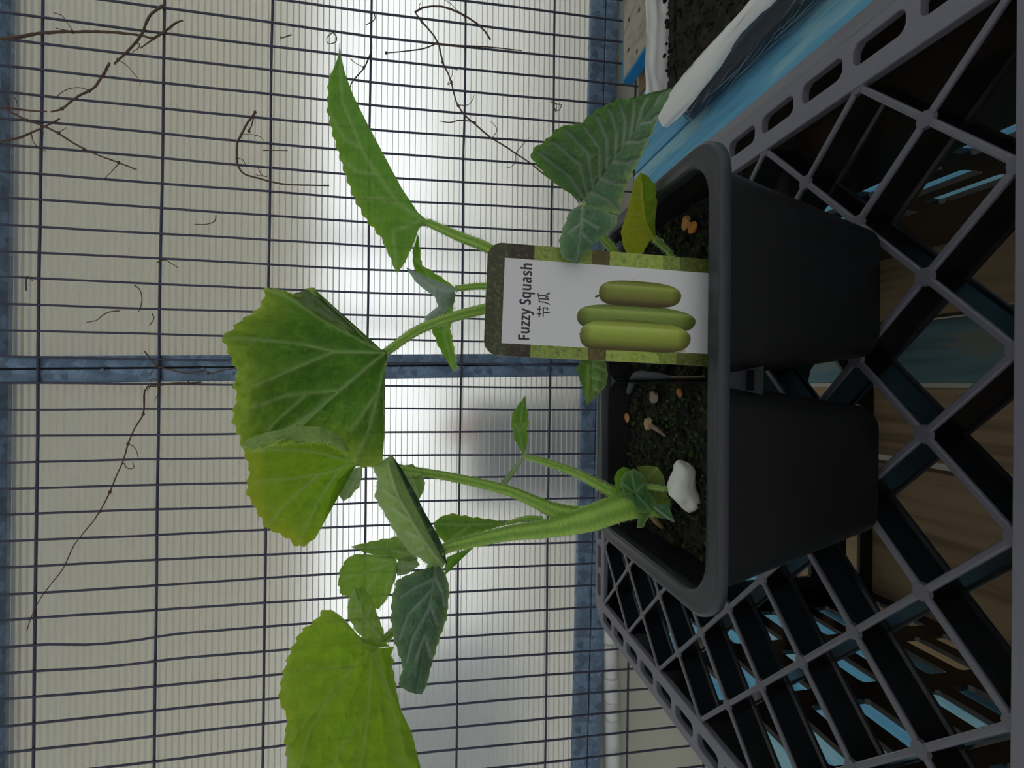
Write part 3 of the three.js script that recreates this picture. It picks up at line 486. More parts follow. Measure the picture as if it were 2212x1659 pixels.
const resample = (l, n) => { // by arc length
  const c = [0]; for (let i = 1; i < l.length; i++) c.push(c[i - 1] + Math.hypot(l[i][0] - l[i - 1][0], l[i][1] - l[i - 1][1])); const L = c[c.length - 1], out = []; let k = 0;
  for (let i = 0; i <= n; i++) { const s = L * i / n; while (k < l.length - 2 && c[k + 1] < s) k++; const t = c[k + 1] > c[k] ? (s - c[k]) / (c[k + 1] - c[k]) : 0; out.push([l[k][0] + t * (l[k + 1][0] - l[k][0]), l[k][1] + t * (l[k + 1][1] - l[k][1]), l[k][2] + t * (l[k + 1][2] - l[k][2]), s]); }
  return out;
};
const fillD = (l) => { // depth given at some points only: spread along the line
  const known = l.map((p, i) => p.length > 2 ? i : -1).filter((i) => i >= 0);
  return l.map((p, i) => { if (p.length > 2) return p; let a = known.filter((k) => k < i).pop(), b = known.find((k) => k > i); if (a === undefined) return [p[0], p[1], l[b][2]]; if (b === undefined) return [p[0], p[1], l[a][2]]; return [p[0], p[1], l[a][2] + (l[b][2] - l[a][2]) * (i - a) / (b - a)]; });
};
const hairs = [];
// one blade surface between two outlines A and B (pixels of the photograph with their distances): bulge and veins in relief
function blade({ A, B, bulge = 0, col = '#5f8f2c', edge = '#8fb43a', vein = '#9fbf6a', veins = [], quilt = 0.0006, cup = 0, vw = 5, tooth = [0, 0], n = 130, m = 56, vk = 0.42, wav = 0.0006, hairA = 0, hairB = 0, fan = 0 }) {
  const a = resample(fillD(A), n), b = B.length > 1 ? resample(fillD(B), n) : a.map(() => [...B[0], 0]), pos = [], colr = [], idx = [], c0 = lin(col), c1 = lin(edge), c2 = lin(vein), q = new THREE.Color();
  const saw = (s, per) => { const f = (s / per) % 1; return f < 0.72 ? f / 0.72 : (1 - f) / 0.28; };
  const seg = []; for (const v of veins) for (let i = 1; i < v.length; i++) seg.push([v[i - 1][0], v[i - 1][1], v[i][0] - v[i - 1][0], v[i][1] - v[i - 1][1], 1 - 0.55 * (i - 1) / Math.max(1, v.length - 1), v.k ?? 1]);
  for (let i = 0; i <= n; i++) {
    const t = i / n, env = fan ? 1 : Math.sqrt(Math.max(0, Math.sin(Math.PI * t)));
    const dx = a[i][0] - b[i][0], dy = a[i][1] - b[i][1], L = Math.hypot(dx, dy) || 1;
    for (let j = 0; j <= m; j++) {
      const s = j / m, e0 = Math.pow(1 - s, 5), e1 = Math.pow(s, 5);
      let x = a[i][0] + s * (b[i][0] - a[i][0]), y = a[i][1] + s * (b[i][1] - a[i][1]), d = a[i][2] + s * (b[i][2] - a[i][2]);
      const ta = tooth[0] * env * saw(a[i][3], 26) * e0, tb = tooth[1] * env * saw(b[i][3], 26) * e1;
      x += (ta - tb) * dx / L; y += (ta - tb) * dy / L;
      let w = 0, wide = 0; for (const [px, py, ex, ey, k, kk] of seg) { const l2 = ex * ex + ey * ey, tt = Math.max(0, Math.min(1, ((x - px) * ex + (y - py) * ey) / l2)), dist = Math.hypot(x - px - tt * ex, y - py - tt * ey); w = Math.max(w, kk * Math.exp(-((dist / (vw * (0.45 + 0.55 * k))) ** 2))); if (cup) wide = Math.max(wide, Math.exp(-((dist / 26) ** 2))); }
      d += bulge * 4 * s * (1 - s) * env - quilt * w - cup * wide + wav * (nz(x * 0.012, y * 0.012, 3) + 0.5 * nz(x * 0.04, y * 0.04, 6)) + 0.00026 * nz(x * 0.16, y * 0.16, 9);
      const net = Math.pow(Math.max(0, 1 - 5.5 * Math.abs(nz(x * 0.042, y * 0.042, 31) + 0.35 * nz(x * 0.09, y * 0.09, 8))), 1.5) * (1 - w); d -= 0.28 * quilt * net; const P = at(x, y, d); pos.push(P.x, P.y, P.z);
      const rimK = Math.max(tooth[0] ? Math.pow(1 - s, 7) : 0, tooth[1] ? Math.pow(s, 7) : 0), mott = 0.5 * nz(x * 0.035, y * 0.035, 12) + 0.35 * nz(x * 0.11, y * 0.11, 4);
      q.copy(c0).lerp(c1, Math.min(1, 0.75 * rimK + Math.max(0, 0.25 * mott))).multiplyScalar(1 + 0.22 * mott).lerp(c2, vk * w + 0.14 * net); colr.push(q.r, q.g, q.b);
    }
    for (const [hk, E, O] of [[hairA, a[i], b[i]], [hairB, b[i], a[i]]]) for (let h = 0; h < hk; h++) {
      const ox = E[0] - O[0], oy = E[1] - O[1], OL = Math.hypot(ox, oy) || 1, f = rnd(4, 10), jx = rnd(-1.5, 1.5); hairs.push([at(E[0] + jx, E[1] + jx, E[2]), at(E[0] + jx + ox / OL * f + rnd(-3, 3), E[1] + jx + oy / OL * f + rnd(-3, 3), E[2] + rnd(-0.0006, 0.0006))]);
    }
  }
  for (let i = 0; i < n; i++) for (let j = 0; j < m; j++) { const p = i * (m + 1) + j, r = p + m + 1; idx.push(p, p + 1, r, p + 1, r + 1, r); }
  const g = new THREE.BufferGeometry(); g.setAttribute('position', new THREE.Float32BufferAttribute(pos, 3)); g.setAttribute('color', new THREE.Float32BufferAttribute(colr, 3)); g.setIndex(idx); g.computeVertexNormals(); return g;
}
const leaf = (plant, list, mat = M.leafThin, label) => { const gs = list.map(blade), m = mesh('leaf', rel(gs.length > 1 ? mergeGeometries(gs) : gs[0], plant), mat, plant); if (label) m.userData.label = label; return m; };
function stalk(plant, name, l, w, fuzz = 2, n = 50) { // pixels with distances, widths in pixels
  const f = fillD(l), pts = f.map(([x, y, d]) => at(x, y, d)), rad = w.map((q, i) => q * 0.5 * f[Math.round(i * (f.length - 1) / (w.length - 1))][2] / F);
  const g = tube(pts, rad, n, 20, 0.05), p = g.attributes.position, nn = g.attributes.normal;
  for (let i = 0; i < p.count; i++) for (let h = 0; h < fuzz; h++) if (rnd() < 0.75) { const a = V(p.getX(i) + rnd(-0.0006, 0.0006), p.getY(i) + rnd(-0.0006, 0.0006), p.getZ(i) + rnd(-0.0006, 0.0006)), L = rnd(0.0008, 0.0024); hairs.push([a, V(a.x + nn.getX(i) * L + rnd(-0.0004, 0.0004), a.y + nn.getY(i) * L + rnd(-0.0004, 0.0004), a.z + nn.getZ(i) * L)]); }
  return mesh(name, rel(g, plant), M.stem, plant);
}
function fuzzOf(plant) { // the plant's fine hairs, thousands of them
  const pos = [], r = 0.00008; for (const [a, b] of hairs) { const d = b.clone().sub(a).normalize(), u = Math.abs(d.y) < 0.9 ? V(0, 1, 0).cross(d).normalize() : V(1, 0, 0).cross(d).normalize(), v = d.clone().cross(u); for (let k = 0; k < 3; k++) { const t0 = k * 2.094, t1 = t0 + 2.094, p = (t) => a.clone().addScaledVector(u, r * Math.cos(t)).addScaledVector(v, r * Math.sin(t)); pos.push(...p(t0).toArray(), ...p(t1).toArray(), ...b.toArray()); } }
  const g = new THREE.BufferGeometry(); g.setAttribute('position', new THREE.Float32BufferAttribute(pos, 3)); g.computeVertexNormals(); const m = mesh('fine_hairs', rel(g, plant), M.hair, plant); m.userData.kind = 'stuff'; hairs.length = 0;
}
const SOILD = (x, y) => { const p = onY(x, y, SOIL); return p.sub(EYE).dot(FWD); };
const GREEN = { col: '#7fae3c', edge: '#a6c648', vein: '#bcd48a' }, PALE = { col: '#98b478', edge: '#b2c68a', vein: '#ccdab0' }, DARK = { vk: 0.62, col: '#5a7c60', edge: '#8ba868', vein: '#b4c6b8' };
{ // the plant on the left of the pot
  const P = thing('squash_plant', 'squash seedling with a thick fuzzy stem rising beside the white pebble', 'seedling', onY(1436, 1092, SOIL), 'squash seedlings');
  stalk(P, 'stem', [[1440, 1096, 0.1765], [1395, 1090, 0.1755], [1344, 1097], [1273, 1121, 0.172], [1188, 1141], [1103, 1152], [1032, 1167], [961, 1186, 0.166], [935, 1205, 0.165]], [46, 54, 58, 56, 40, 32, 27, 23, 20], 4, 70);
  stalk(P, 'petiole', [[1330, 1092, 0.176], [1262, 1112], [1200, 1104, 0.174], [1160, 1086], [1103, 1062], [990, 1034], [876, 1014, 0.172], [815, 1003], [770, 1001, 0.171]], [28, 36, 34, 26, 22, 19, 17, 14, 12], 3);
  stalk(P, 'petiole', [[1352, 1078, 0.177], [1310, 1056], [1245, 1022], [1174, 997], [1131, 985, 0.174]], [27, 24, 18, 15, 10], 3);
  stalk(P, 'petiole', [[945, 1196, 0.166], [915, 1262, 0.167], [870, 1340], [838, 1375, 0.161], [800, 1402, 0.159]], [20, 17, 15, 17, 13], 2);
  leaf(P, [{ ...GREEN, B: [[771, 1001, 0.171]], A: [[776, 1004, 0.171], [748, 975, 0.1705], [700, 950, 0.169], [640, 940, 0.166], [580, 945], [525, 960, 0.162], [533, 987], [543, 1014], [537, 1045], [536, 1066, 0.160], [556, 1100], [577, 1138], [603, 1150], [624, 1160, 0.158], [641, 1178], [660, 1177], [684, 1158], [697, 1133], [709, 1091, 0.163], [731, 1036], [765, 1007, 0.170]], veins: [[[771, 1001], [700, 1022], [620, 1035], [545, 1040]], [[735, 1012], [690, 1080], [650, 1165]], [[690, 1025], [620, 1085], [585, 1130]], [[760, 998], [680, 975], [580, 970]]], tooth: [7, 0], bulge: -0.003, fan: 1, hairA: 1, cup: 0.0026, wav: 0.002, vw: 4, col: '#93c02c', edge: '#c8cc38' }], M.leafThin, 'yellow green backlit leaf');
  leaf(P, [{ ...PALE, A: [[779, 1008, 0.170], [763, 1014], [745, 1038], [734, 1055], [733, 1070], [742, 1083, 0.166]], B: [[783, 1010, 0.170], [781, 1030], [774, 1052], [763, 1064], [755, 1074], [742, 1083, 0.166]], veins: [[[781, 1010], [765, 1040], [745, 1080]]], tooth: [3, 3], bulge: -0.001, m: 30, vw: 3 }]);
  // the rolled leaf and its inner side, coloured darker for shadow in the roll
  leaf(P, [{ ...PALE, col: '#9abc6c', A: [[957, 1226, 0.165], [927, 1219], [885, 1190], [855, 1151, 0.156], [829, 1104], [811, 1074, 0.152], [817, 1036], [806, 1006], [836, 990, 0.151], [846, 982, 0.1505]], B: [[962, 1216, 0.165], [946, 1190], [925, 1150, 0.157], [903, 1105], [880, 1060, 0.152], [862, 1020], [846, 982, 0.1505]], veins: [[[958, 1222], [905, 1150], [860, 1070], [838, 1000]], [[915, 1165], [880, 1150]], [[890, 1125], [850, 1100]], [[870, 1085], [830, 1060]], [[925, 1180], [905, 1188]]], bulge: -0.005, tooth: [3, 0], quilt: 0.0009, hairA: 1 },
    { col: '#48704a', edge: '#5a7c4a', vein: '#a4c098', A: [[962, 1216, 0.165], [946, 1190], [925, 1150, 0.157], [903, 1105], [880, 1060, 0.152], [862, 1020], [846, 982, 0.1505]], B: [[966, 1222, 0.166], [961, 1189], [945, 1154, 0.160], [920, 1111], [894, 1060, 0.156], [869, 1014], [846, 982, 0.1505]], veins: [[[952, 1190], [962, 1185]], [[925, 1145], [940, 1140]], [[905, 1098], [915, 1092]], [[885, 1058], [897, 1062]]], bulge: 0.004, vw: 4 }], M.leafThick);
  leaf(P, [{ ...PALE, col: '#86ae50', A: [[872, 1006, 0.173], [890, 1004], [906, 1014], [914, 1034, 0.170], [917, 1056], [906, 1078, 0.168]], B: [[872, 1012, 0.173], [876, 1040], [884, 1062], [896, 1084], [904, 1082], [906, 1078, 0.168]], veins: [[[873, 1008], [892, 1040], [905, 1076]], [[885, 1028], [908, 1024]]], tooth: [4, 2], bulge: 0.003, m: 34, vw: 3 }]);
  // dark hanging leaf
  leaf(P, [{ ...DARK, A: [[940, 1222, 0.164], [897, 1236], [859, 1253, 0.158], [848, 1292], [846, 1343, 0.151], [855, 1390], [872, 1441, 0.147], [861, 1478], [880, 1493, 0.145], [900, 1499, 0.145]], B: [[945, 1224, 0.164], [938, 1260], [928, 1320, 0.150], [918, 1370], [910, 1430, 0.144], [902, 1470], [900, 1499, 0.145]], veins: [[[942, 1224], [928, 1310], [912, 1420], [900, 1496]], [[935, 1270], [880, 1330], [862, 1380]], [[928, 1310], [890, 1380], [878, 1430]], [[938, 1250], [895, 1270], [865, 1290]], [[918, 1370], [895, 1430]]], bulge: -0.0015, tooth: [4, 0], quilt: -0.0012, cup: -0.0014, vw: 4 },
    { ...DARK, col: '#587a5c', edge: '#a8bf74', A: [[945, 1224, 0.164], [938, 1260], [928, 1320, 0.150], [918, 1370], [910, 1430, 0.144], [902, 1470], [900, 1499, 0.145]], B: [[950, 1222, 0.164], [963, 1242], [970, 1272, 0.157], [964, 1335], [949, 1377, 0.149], [932, 1433], [921, 1480, 0.146], [912, 1500, 0.1455]], veins: [[[940, 1250], [955, 1280], [960, 1310]], [[930, 1310], [945, 1350]], [[918, 1375], [930, 1420]]], bulge: -0.001, tooth: [0, 3], vw: 4, quilt: -0.0012, cup: -0.0014 }], M.leafThick, 'dark grey green hanging leaf');
  // pointed flat leaf and the group of small leaves behind it
  leaf(P, [{ ...GREEN, col: '#84ae50', A: [[900, 1203, 0.169], [880, 1172], [859, 1160], [810, 1169], [757, 1181, 0.173]], B: [[903, 1208, 0.169], [880, 1212], [855, 1206], [800, 1196], [757, 1181, 0.173]], veins: [[[900, 1205], [840, 1186], [760, 1182]]], tooth: [3, 3], m: 30, bulge: 0.002, vw: 4 }]);
  leaf(P, [{ ...GREEN, col: '#92c048', edge: '#98b640', B: [[856, 1212, 0.171]], A: [[858, 1214, 0.171], [852, 1204], [808, 1199], [776, 1197], [756, 1203, 0.170], [740, 1223], [733, 1249], [736, 1279, 0.166], [752, 1288], [790, 1300], [820, 1313, 0.164], [842, 1283], [857, 1238], [858, 1216, 0.171]], veins: [[[856, 1212], [800, 1235], [742, 1250]], [[820, 1226], [790, 1280]], [[856, 1212], [835, 1270], [822, 1308]], [[840, 1210], [790, 1208]]], tooth: [5, 0], fan: 1, bulge: 0.002, hairA: 1, m: 40 }]);
  leaf(P, [{ ...PALE, A: [[905, 1222, 0.168], [880, 1240], [858, 1244], [855, 1222, 0.169]], B: [[907, 1220, 0.168], [898, 1206], [884, 1200], [862, 1206], [855, 1222, 0.169]], veins: [[[905, 1221], [858, 1224]]], m: 24, n: 60, bulge: 0.002, vw: 3 }]);
  leaf(P, [{ ...GREEN, col: '#a0c45c', vein: '#c0d29a', A: [[826, 1388, 0.161], [795, 1386], [773, 1366], [752, 1331], [753, 1300], [765, 1270, 0.158]], B: [[830, 1378, 0.161], [828, 1362], [815, 1330], [800, 1290], [785, 1268], [765, 1270, 0.158]], veins: [[[828, 1384], [790, 1340], [765, 1276]], [[805, 1356], [818, 1336]], [[790, 1340], [804, 1308]], [[800, 1352], [770, 1352]], [[780, 1322], [757, 1318]]], bulge: -0.004, tooth: [3, 3], m: 40, quilt: 0.0009, vw: 4 }]);
  leaf(P, [{ ...GREEN, col: '#98c230', edge: '#b6d040', vein: '#b4c466', B: [[800, 1402, 0.159]], A: [[842, 1396, 0.158], [820, 1388], [773, 1377], [752, 1347, 0.155], [735, 1330], [714, 1318], [698, 1322, 0.151], [688, 1339], [654, 1364], [632, 1403], [613, 1458, 0.143], [605, 1510], [624, 1548], [617, 1591], [622, 1638, 0.136], [630, 1700], [680, 1760], [760, 1790, 0.132], [860, 1770], [925, 1715, 0.137], [908, 1659], [889, 1583], [863, 1527, 0.146], [846, 1441], [843, 1398, 0.157]], veins: [[[800, 1402], [730, 1480], [660, 1560], [620, 1620]], [[800, 1402], [800, 1520], [780, 1660], [770, 1780]], [[805, 1410], [840, 1500], [880, 1640]], [[760, 1445], [690, 1440], [625, 1450]], [[790, 1390], [740, 1350], [702, 1330]], [[720, 1492], [670, 1580], [640, 1690]], [[798, 1540], [740, 1610], [690, 1720]]], tooth: [8, 0], fan: 1, bulge: -0.004, hairA: 1, m: 80, n: 200, vw: 5, cup: 0.0032, wav: 0.0028 }], M.leafThin, 'broad bright leaf in the foreground, backlit');
  leaf(P, [{ ...GREEN, col: '#6a9c38', A: [[1100, 1128, 0.174], [1018, 1118], [973, 1110], [950, 1118], [936, 1130, 0.172]], B: [[1102, 1132, 0.174], [1083, 1136], [1046, 1147], [1000, 1160], [962, 1172], [944, 1156], [936, 1130, 0.172]], veins: [[[1100, 1130], [1010, 1134], [940, 1132]], [[1020, 1132], [980, 1160]]], m: 30, bulge: 0.003, tooth: [3, 2], vw: 4 }]);
  stalk(P, 'petiole', [[1172, 1122, 0.174], [1140, 1120], [1095, 1130, 0.174]], [13, 12, 8], 1, 20);
  leaf(P, [{ ...GREEN, col: '#7aae3c', A: [[965, 1204, 0.168], [962, 1222], [962, 1240, 0.170]], B: [[1030, 1176, 0.169], [1005, 1200], [962, 1242, 0.170]], m: 20, n: 40, bulge: 0.002 }]);
  // the tiny leaf on its own petiole
  leaf(P, [{ ...GREEN, col: '#72a83c', A: [[1131, 984, 0.174], [1127, 976], [1112, 950], [1105, 913, 0.172], [1109, 890], [1122, 872], [1134, 855, 0.171]], B: [[1133, 982, 0.174], [1135, 972], [1141, 945], [1137, 934], [1141, 913, 0.172], [1139, 890], [1134, 855, 0.171]], veins: [[[1131, 982], [1122, 930], [1132, 860]], [[1122, 935], [1112, 915]], [[1124, 930], [1136, 915]]], tooth: [2, 2], m: 34, bulge: -0.002, vw: 3, hairA: 0 }]);
  leaf(P, [{ ...PALE, A: [[1130, 984, 0.174], [1110, 1006], [1094, 1026], [1081, 1043, 0.178]], B: [[1131, 992, 0.174], [1118, 1012], [1104, 1034], [1093, 1048, 0.178], [1081, 1043, 0.178]], veins: [[[1130, 988], [1088, 1044]]], m: 20, n: 60, bulge: 0.001, vw: 3 }]);
  // the tuft at the foot of the stem
  leaf(P, [{ ...DARK, col: '#3f6a38', vein: '#7f9f74', B: [[1372, 1064, 0.168]], A: [[1345, 1066, 0.170], [1340, 1036], [1352, 1020], [1369, 1014, 0.167], [1382, 1020], [1391, 1030], [1397, 1057, 0.165], [1410, 1072], [1418, 1088], [1406, 1108, 0.166], [1376, 1105], [1364, 1082], [1348, 1070, 0.170]], veins: [[[1372, 1064], [1366, 1020]], [[1372, 1064], [1405, 1100]], [[1372, 1064], [1392, 1045]], [[1372, 1064], [1347, 1045]]], fan: 1, tooth: [2, 0], m: 34, bulge: -0.002, vw: 3 }], M.leafThick, 'small dark lobed leaf');
  leaf(P, [{ ...GREEN, col: '#7cb030', B: [[1344, 1046, 0.170]], A: [[1332, 1070, 0.172], [1329, 1050], [1326, 1032], [1334, 1016], [1347, 1008, 0.170], [1360, 1013], [1352, 1026], [1344, 1040], [1334, 1070, 0.172]], fan: 1, m: 20, n: 70, bulge: 0.001 }]);
  leaf(P, [{ ...DARK, col: '#47764a', A: [[1412, 1090, 0.166], [1430, 1088], [1443, 1088, 0.163], [1450, 1108], [1459, 1130, 0.160]], B: [[1408, 1098, 0.166], [1418, 1108], [1428, 1118], [1442, 1122], [1459, 1130, 0.160]], veins: [[[1412, 1094], [1456, 1128]]], m: 24, n: 60, vw: 3, bulge: 0.001 }], M.leafThick);
  leaf(P, [{ ...PALE, col: '#7da25a', A: [[1372, 1108, 0.168], [1380, 1118], [1376, 1140, 0.165], [1390, 1139, 0.164]], B: [[1406, 1106, 0.167], [1404, 1114], [1396, 1124], [1390, 1139, 0.164]], m: 24, n: 60, bulge: 0.002, tooth: [2, 2] }]);
  leaf(P, [{ col: '#7c8f45', edge: '#8f9a55', vein: '#b4bf8a', A: [[1384, 1040, 0.171], [1376, 1008], [1400, 1005], [1421, 1009, 0.168], [1433, 1027]], B: [[1392, 1060, 0.171], [1408, 1068], [1430, 1078], [1442, 1075, 0.168], [1438, 1050], [1433, 1027, 0.168]], veins: [[[1390, 1055], [1405, 1030], [1420, 1012]]], m: 30, n: 70, bulge: 0.002, vw: 3 }], M.leafThick, 'yellowing seed leaf');
  stalk(P, 'petiole', [[1396, 1052, 0.167], [1418, 1054], [1444, 1056, 0.167]], [10, 11, 9], 1, 20);
  fuzzOf(P);
}
{ // the plant behind the tag
  const P = thing('squash_plant', 'squash seedling rooted behind the printed tag, with tall narrow and drooping grey green leaves', 'seedling', onY(1440, 650, SOIL), 'squash seedlings');
  const foot = [1446, 650, SOILD(1446, 650)];
  stalk(P, 'stem', [foot, [1380, 655, 0.176], [1290, 648], [1200, 640, 0.174]], [46, 44, 40, 30], 1);
  stalk(P, 'petiole', [[1215, 640, 0.174], [1130, 585, 0.172], [1057, 537, 0.170], [993, 511], [923, 480, 0.167]], [24, 23, 22, 21, 16], 3);
  stalk(P, 'petiole', [[1205, 640, 0.175], [1120, 625, 0.176], [1047, 618], [984, 623, 0.176]], [18, 17, 15, 12], 2);
  stalk(P, 'petiole', [[1220, 645, 0.173], [1130, 650, 0.170], [1047, 667, 0.166], [975, 686], [903, 713], [832, 762, 0.154]], [24, 23, 22, 21, 20, 17], 4);
  stalk(P, 'petiole', [[1340, 652, 0.175], [1335, 600, 0.165], [1326, 544, 0.152], [1301, 512], [1258, 440, 0.143]], [22, 20, 18, 16, 13], 2);
  stalk(P, 'petiole', [[1440, 640, 0.177], [1456, 590, 0.173], [1450, 552], [1430, 530], [1414, 515, 0.168]], [14, 13, 12, 12, 14], 2);
  stalk(P, 'petiole', [[1300, 655, 0.176], [1290, 720, 0.174], [1278, 775, 0.172]], [14, 12, 10], 1, 20);
  // big leaf, fan of veins
  leaf(P, [{ ...GREEN, col: '#5f9230', edge: '#c4da50', vein: '#b6d08a', B: [[832, 762, 0.154]], A: [[834, 764, 0.154], [799, 743, 0.1535], [748, 692], [716, 664, 0.150], [678, 622, 0.149], [664, 630], [650, 642], [628, 634], [602, 627], [577, 622, 0.150], [573, 650], [558, 672], [522, 694, 0.147], [504, 714], [482, 726, 0.145], [495, 752], [503, 775], [517, 803], [508, 833, 0.142], [517, 854], [509, 880], [506, 911, 0.142], [520, 937], [526, 964, 0.143], [545, 974], [562, 973], [588, 961, 0.139], [620, 958], [664, 956], [705, 953, 0.139], [740, 972], [773, 999, 0.145], [795, 1006], [826, 994, 0.150], [831, 930], [828, 866, 0.152], [830, 800], [836, 770, 0.154]], veins: [[[832, 762], [723, 760], [653, 743], [526, 732], [486, 727]], [[723, 760], [621, 803], [560, 833]], [[832, 762], [735, 844], [678, 895], [640, 918], [560, 960]], [[735, 844], [621, 854], [552, 880]], [[824, 758], [704, 695], [621, 640], [580, 625]], [[760, 725], [710, 680], [680, 630]], [[837, 775], [800, 920], [770, 995]], [[690, 885], [640, 930], [600, 955]], [[660, 855], [610, 900], [580, 930]], [[815, 850], [760, 930]]], tooth: [9, 0], fan: 1, bulge: 0.006, hairA: 1, m: 90, n: 220, quilt: 0.0016, cup: 0.0042, vw: 5, wav: 0.003, vk: 0.5 }], M.leafMid, 'largest leaf, broad and fan shaped');
  leaf(P, [{ ...PALE, col: '#b0cc80', edge: '#c4da90', A: [[524, 962, 0.1424], [560, 974], [588, 961, 0.1384], [620, 958], [664, 956], [705, 953, 0.1384], [740, 972], [773, 999, 0.1444]], B: [[530, 950, 0.1422], [575, 934, 0.1380], [640, 920], [695, 922, 0.1384], [738, 945], [773, 999, 0.1444]], tooth: [2, 0], m: 26, bulge: -0.001, wav: 0.001, hairA: 1 }], M.leafThin);
  leaf(P, [{ ...PALE, col: '#83986a', vein: '#b8c8a0', A: [[836, 766, 0.1535], [799, 743, 0.1525], [748, 692], [716, 664, 0.1485], [678, 621, 0.147]], B: [[834, 762, 0.153], [775, 720, 0.151], [704, 690], [650, 655, 0.147], [630, 636], [678, 621, 0.147]], veins: [[[800, 745], [730, 690], [680, 640]], [[720, 690], [690, 668]]], bulge: -0.001, vw: 4, m: 30 }]);
  // tall pointed leaf
  const spine = [[923, 481, 0.167], [880, 447], [835, 385, 0.163], [795, 310], [758, 225, 0.159], [740, 160], [733, 95, 0.156]];
  leaf(P, [{ ...GREEN, col: '#74aa40', edge: '#9cc648', A: [[926, 478, 0.167], [903, 459], [867, 405, 0.164], [831, 338], [795, 270, 0.161], [763, 206], [745, 157], [736, 118], [734, 92, 0.156]], B: [[923, 481, 0.167], [905, 492], [895, 522], [871, 572, 0.160], [856, 586, 0.158], [844, 555], [824, 510], [790, 469, 0.154], [763, 419], [743, 360], [722, 292, 0.152], [709, 236], [711, 170], [725, 139], [733, 112], [734, 92, 0.156]], veins: [[[924, 481], [860, 440], [790, 340], [740, 220], [733, 120]], [[905, 478], [850, 500], [856, 580]], [[860, 440], [820, 430], [775, 430]], [[815, 378], [770, 370], [735, 340]], [[780, 320], [745, 300], [715, 250]]], tooth: [0, 8], bulge: -0.003, hairB: 1, hairA: 0, m: 70, n: 180, vw: 5 }], M.leafThin, 'tall narrow upright leaf');
  // folded leaf with its silvery face
  leaf(P, [{ ...GREEN, col: '#7eb43c', A: [[985, 623, 0.176], [962, 606], [939, 591], [910, 573, 0.178], [903, 505, 0.180]], B: [[984, 626, 0.176], [950, 620], [915, 605], [895, 578], [892, 545], [903, 505, 0.180]], veins: [[[984, 623], [930, 602], [900, 560]]], m: 26, n: 90, bulge: 0.002, tooth: [3, 3], vw: 4 },
    { col: '#a5b8ac', edge: '#b4c4b4', vein: '#d0d9cc', A: [[985, 623, 0.176], [962, 614, 0.174], [935, 604], [905, 590], [876, 577, 0.168]], B: [[977, 660, 0.176], [962, 662], [946, 660, 0.170], [939, 641], [915, 624], [898, 609], [876, 577, 0.168]], veins: [[[983, 630], [940, 622], [890, 590]]], m: 30, n: 80, bulge: -0.002, vw: 4 },
    { col: '#a0b3a4', edge: '#b4c4b4', vein: '#ccd6c8', A: [[984, 626, 0.176], [965, 640], [946, 662, 0.171], [928, 676], [917, 686, 0.169]], B: [[979, 652, 0.176], [968, 670], [950, 684], [932, 696], [921, 700, 0.168], [917, 686, 0.169]], m: 20, n: 60, bulge: -0.001 },
    { ...GREEN, col: '#7eb63c', A: [[980, 640, 0.177], [955, 684], [934, 712, 0.180], [942, 732], [949, 750], [964, 776], [980, 803, 0.182]], B: [[984, 632, 0.177], [974, 690], [972, 712, 0.180], [976, 736], [983, 770], [987, 794], [980, 803, 0.182]], veins: [[[980, 640], [958, 720], [980, 800]]], m: 30, n: 100, bulge: 0.002, tooth: [3, 3], hairB: 1, vw: 4 }], M.leafThick, 'folded leaf showing a silvery face');
  // drooping grey green leaf
  const mid = [[1256, 437, 0.143], [1290, 395, 0.141], [1340, 325, 0.141], [1400, 245, 0.145], [1451, 190, 0.150]];
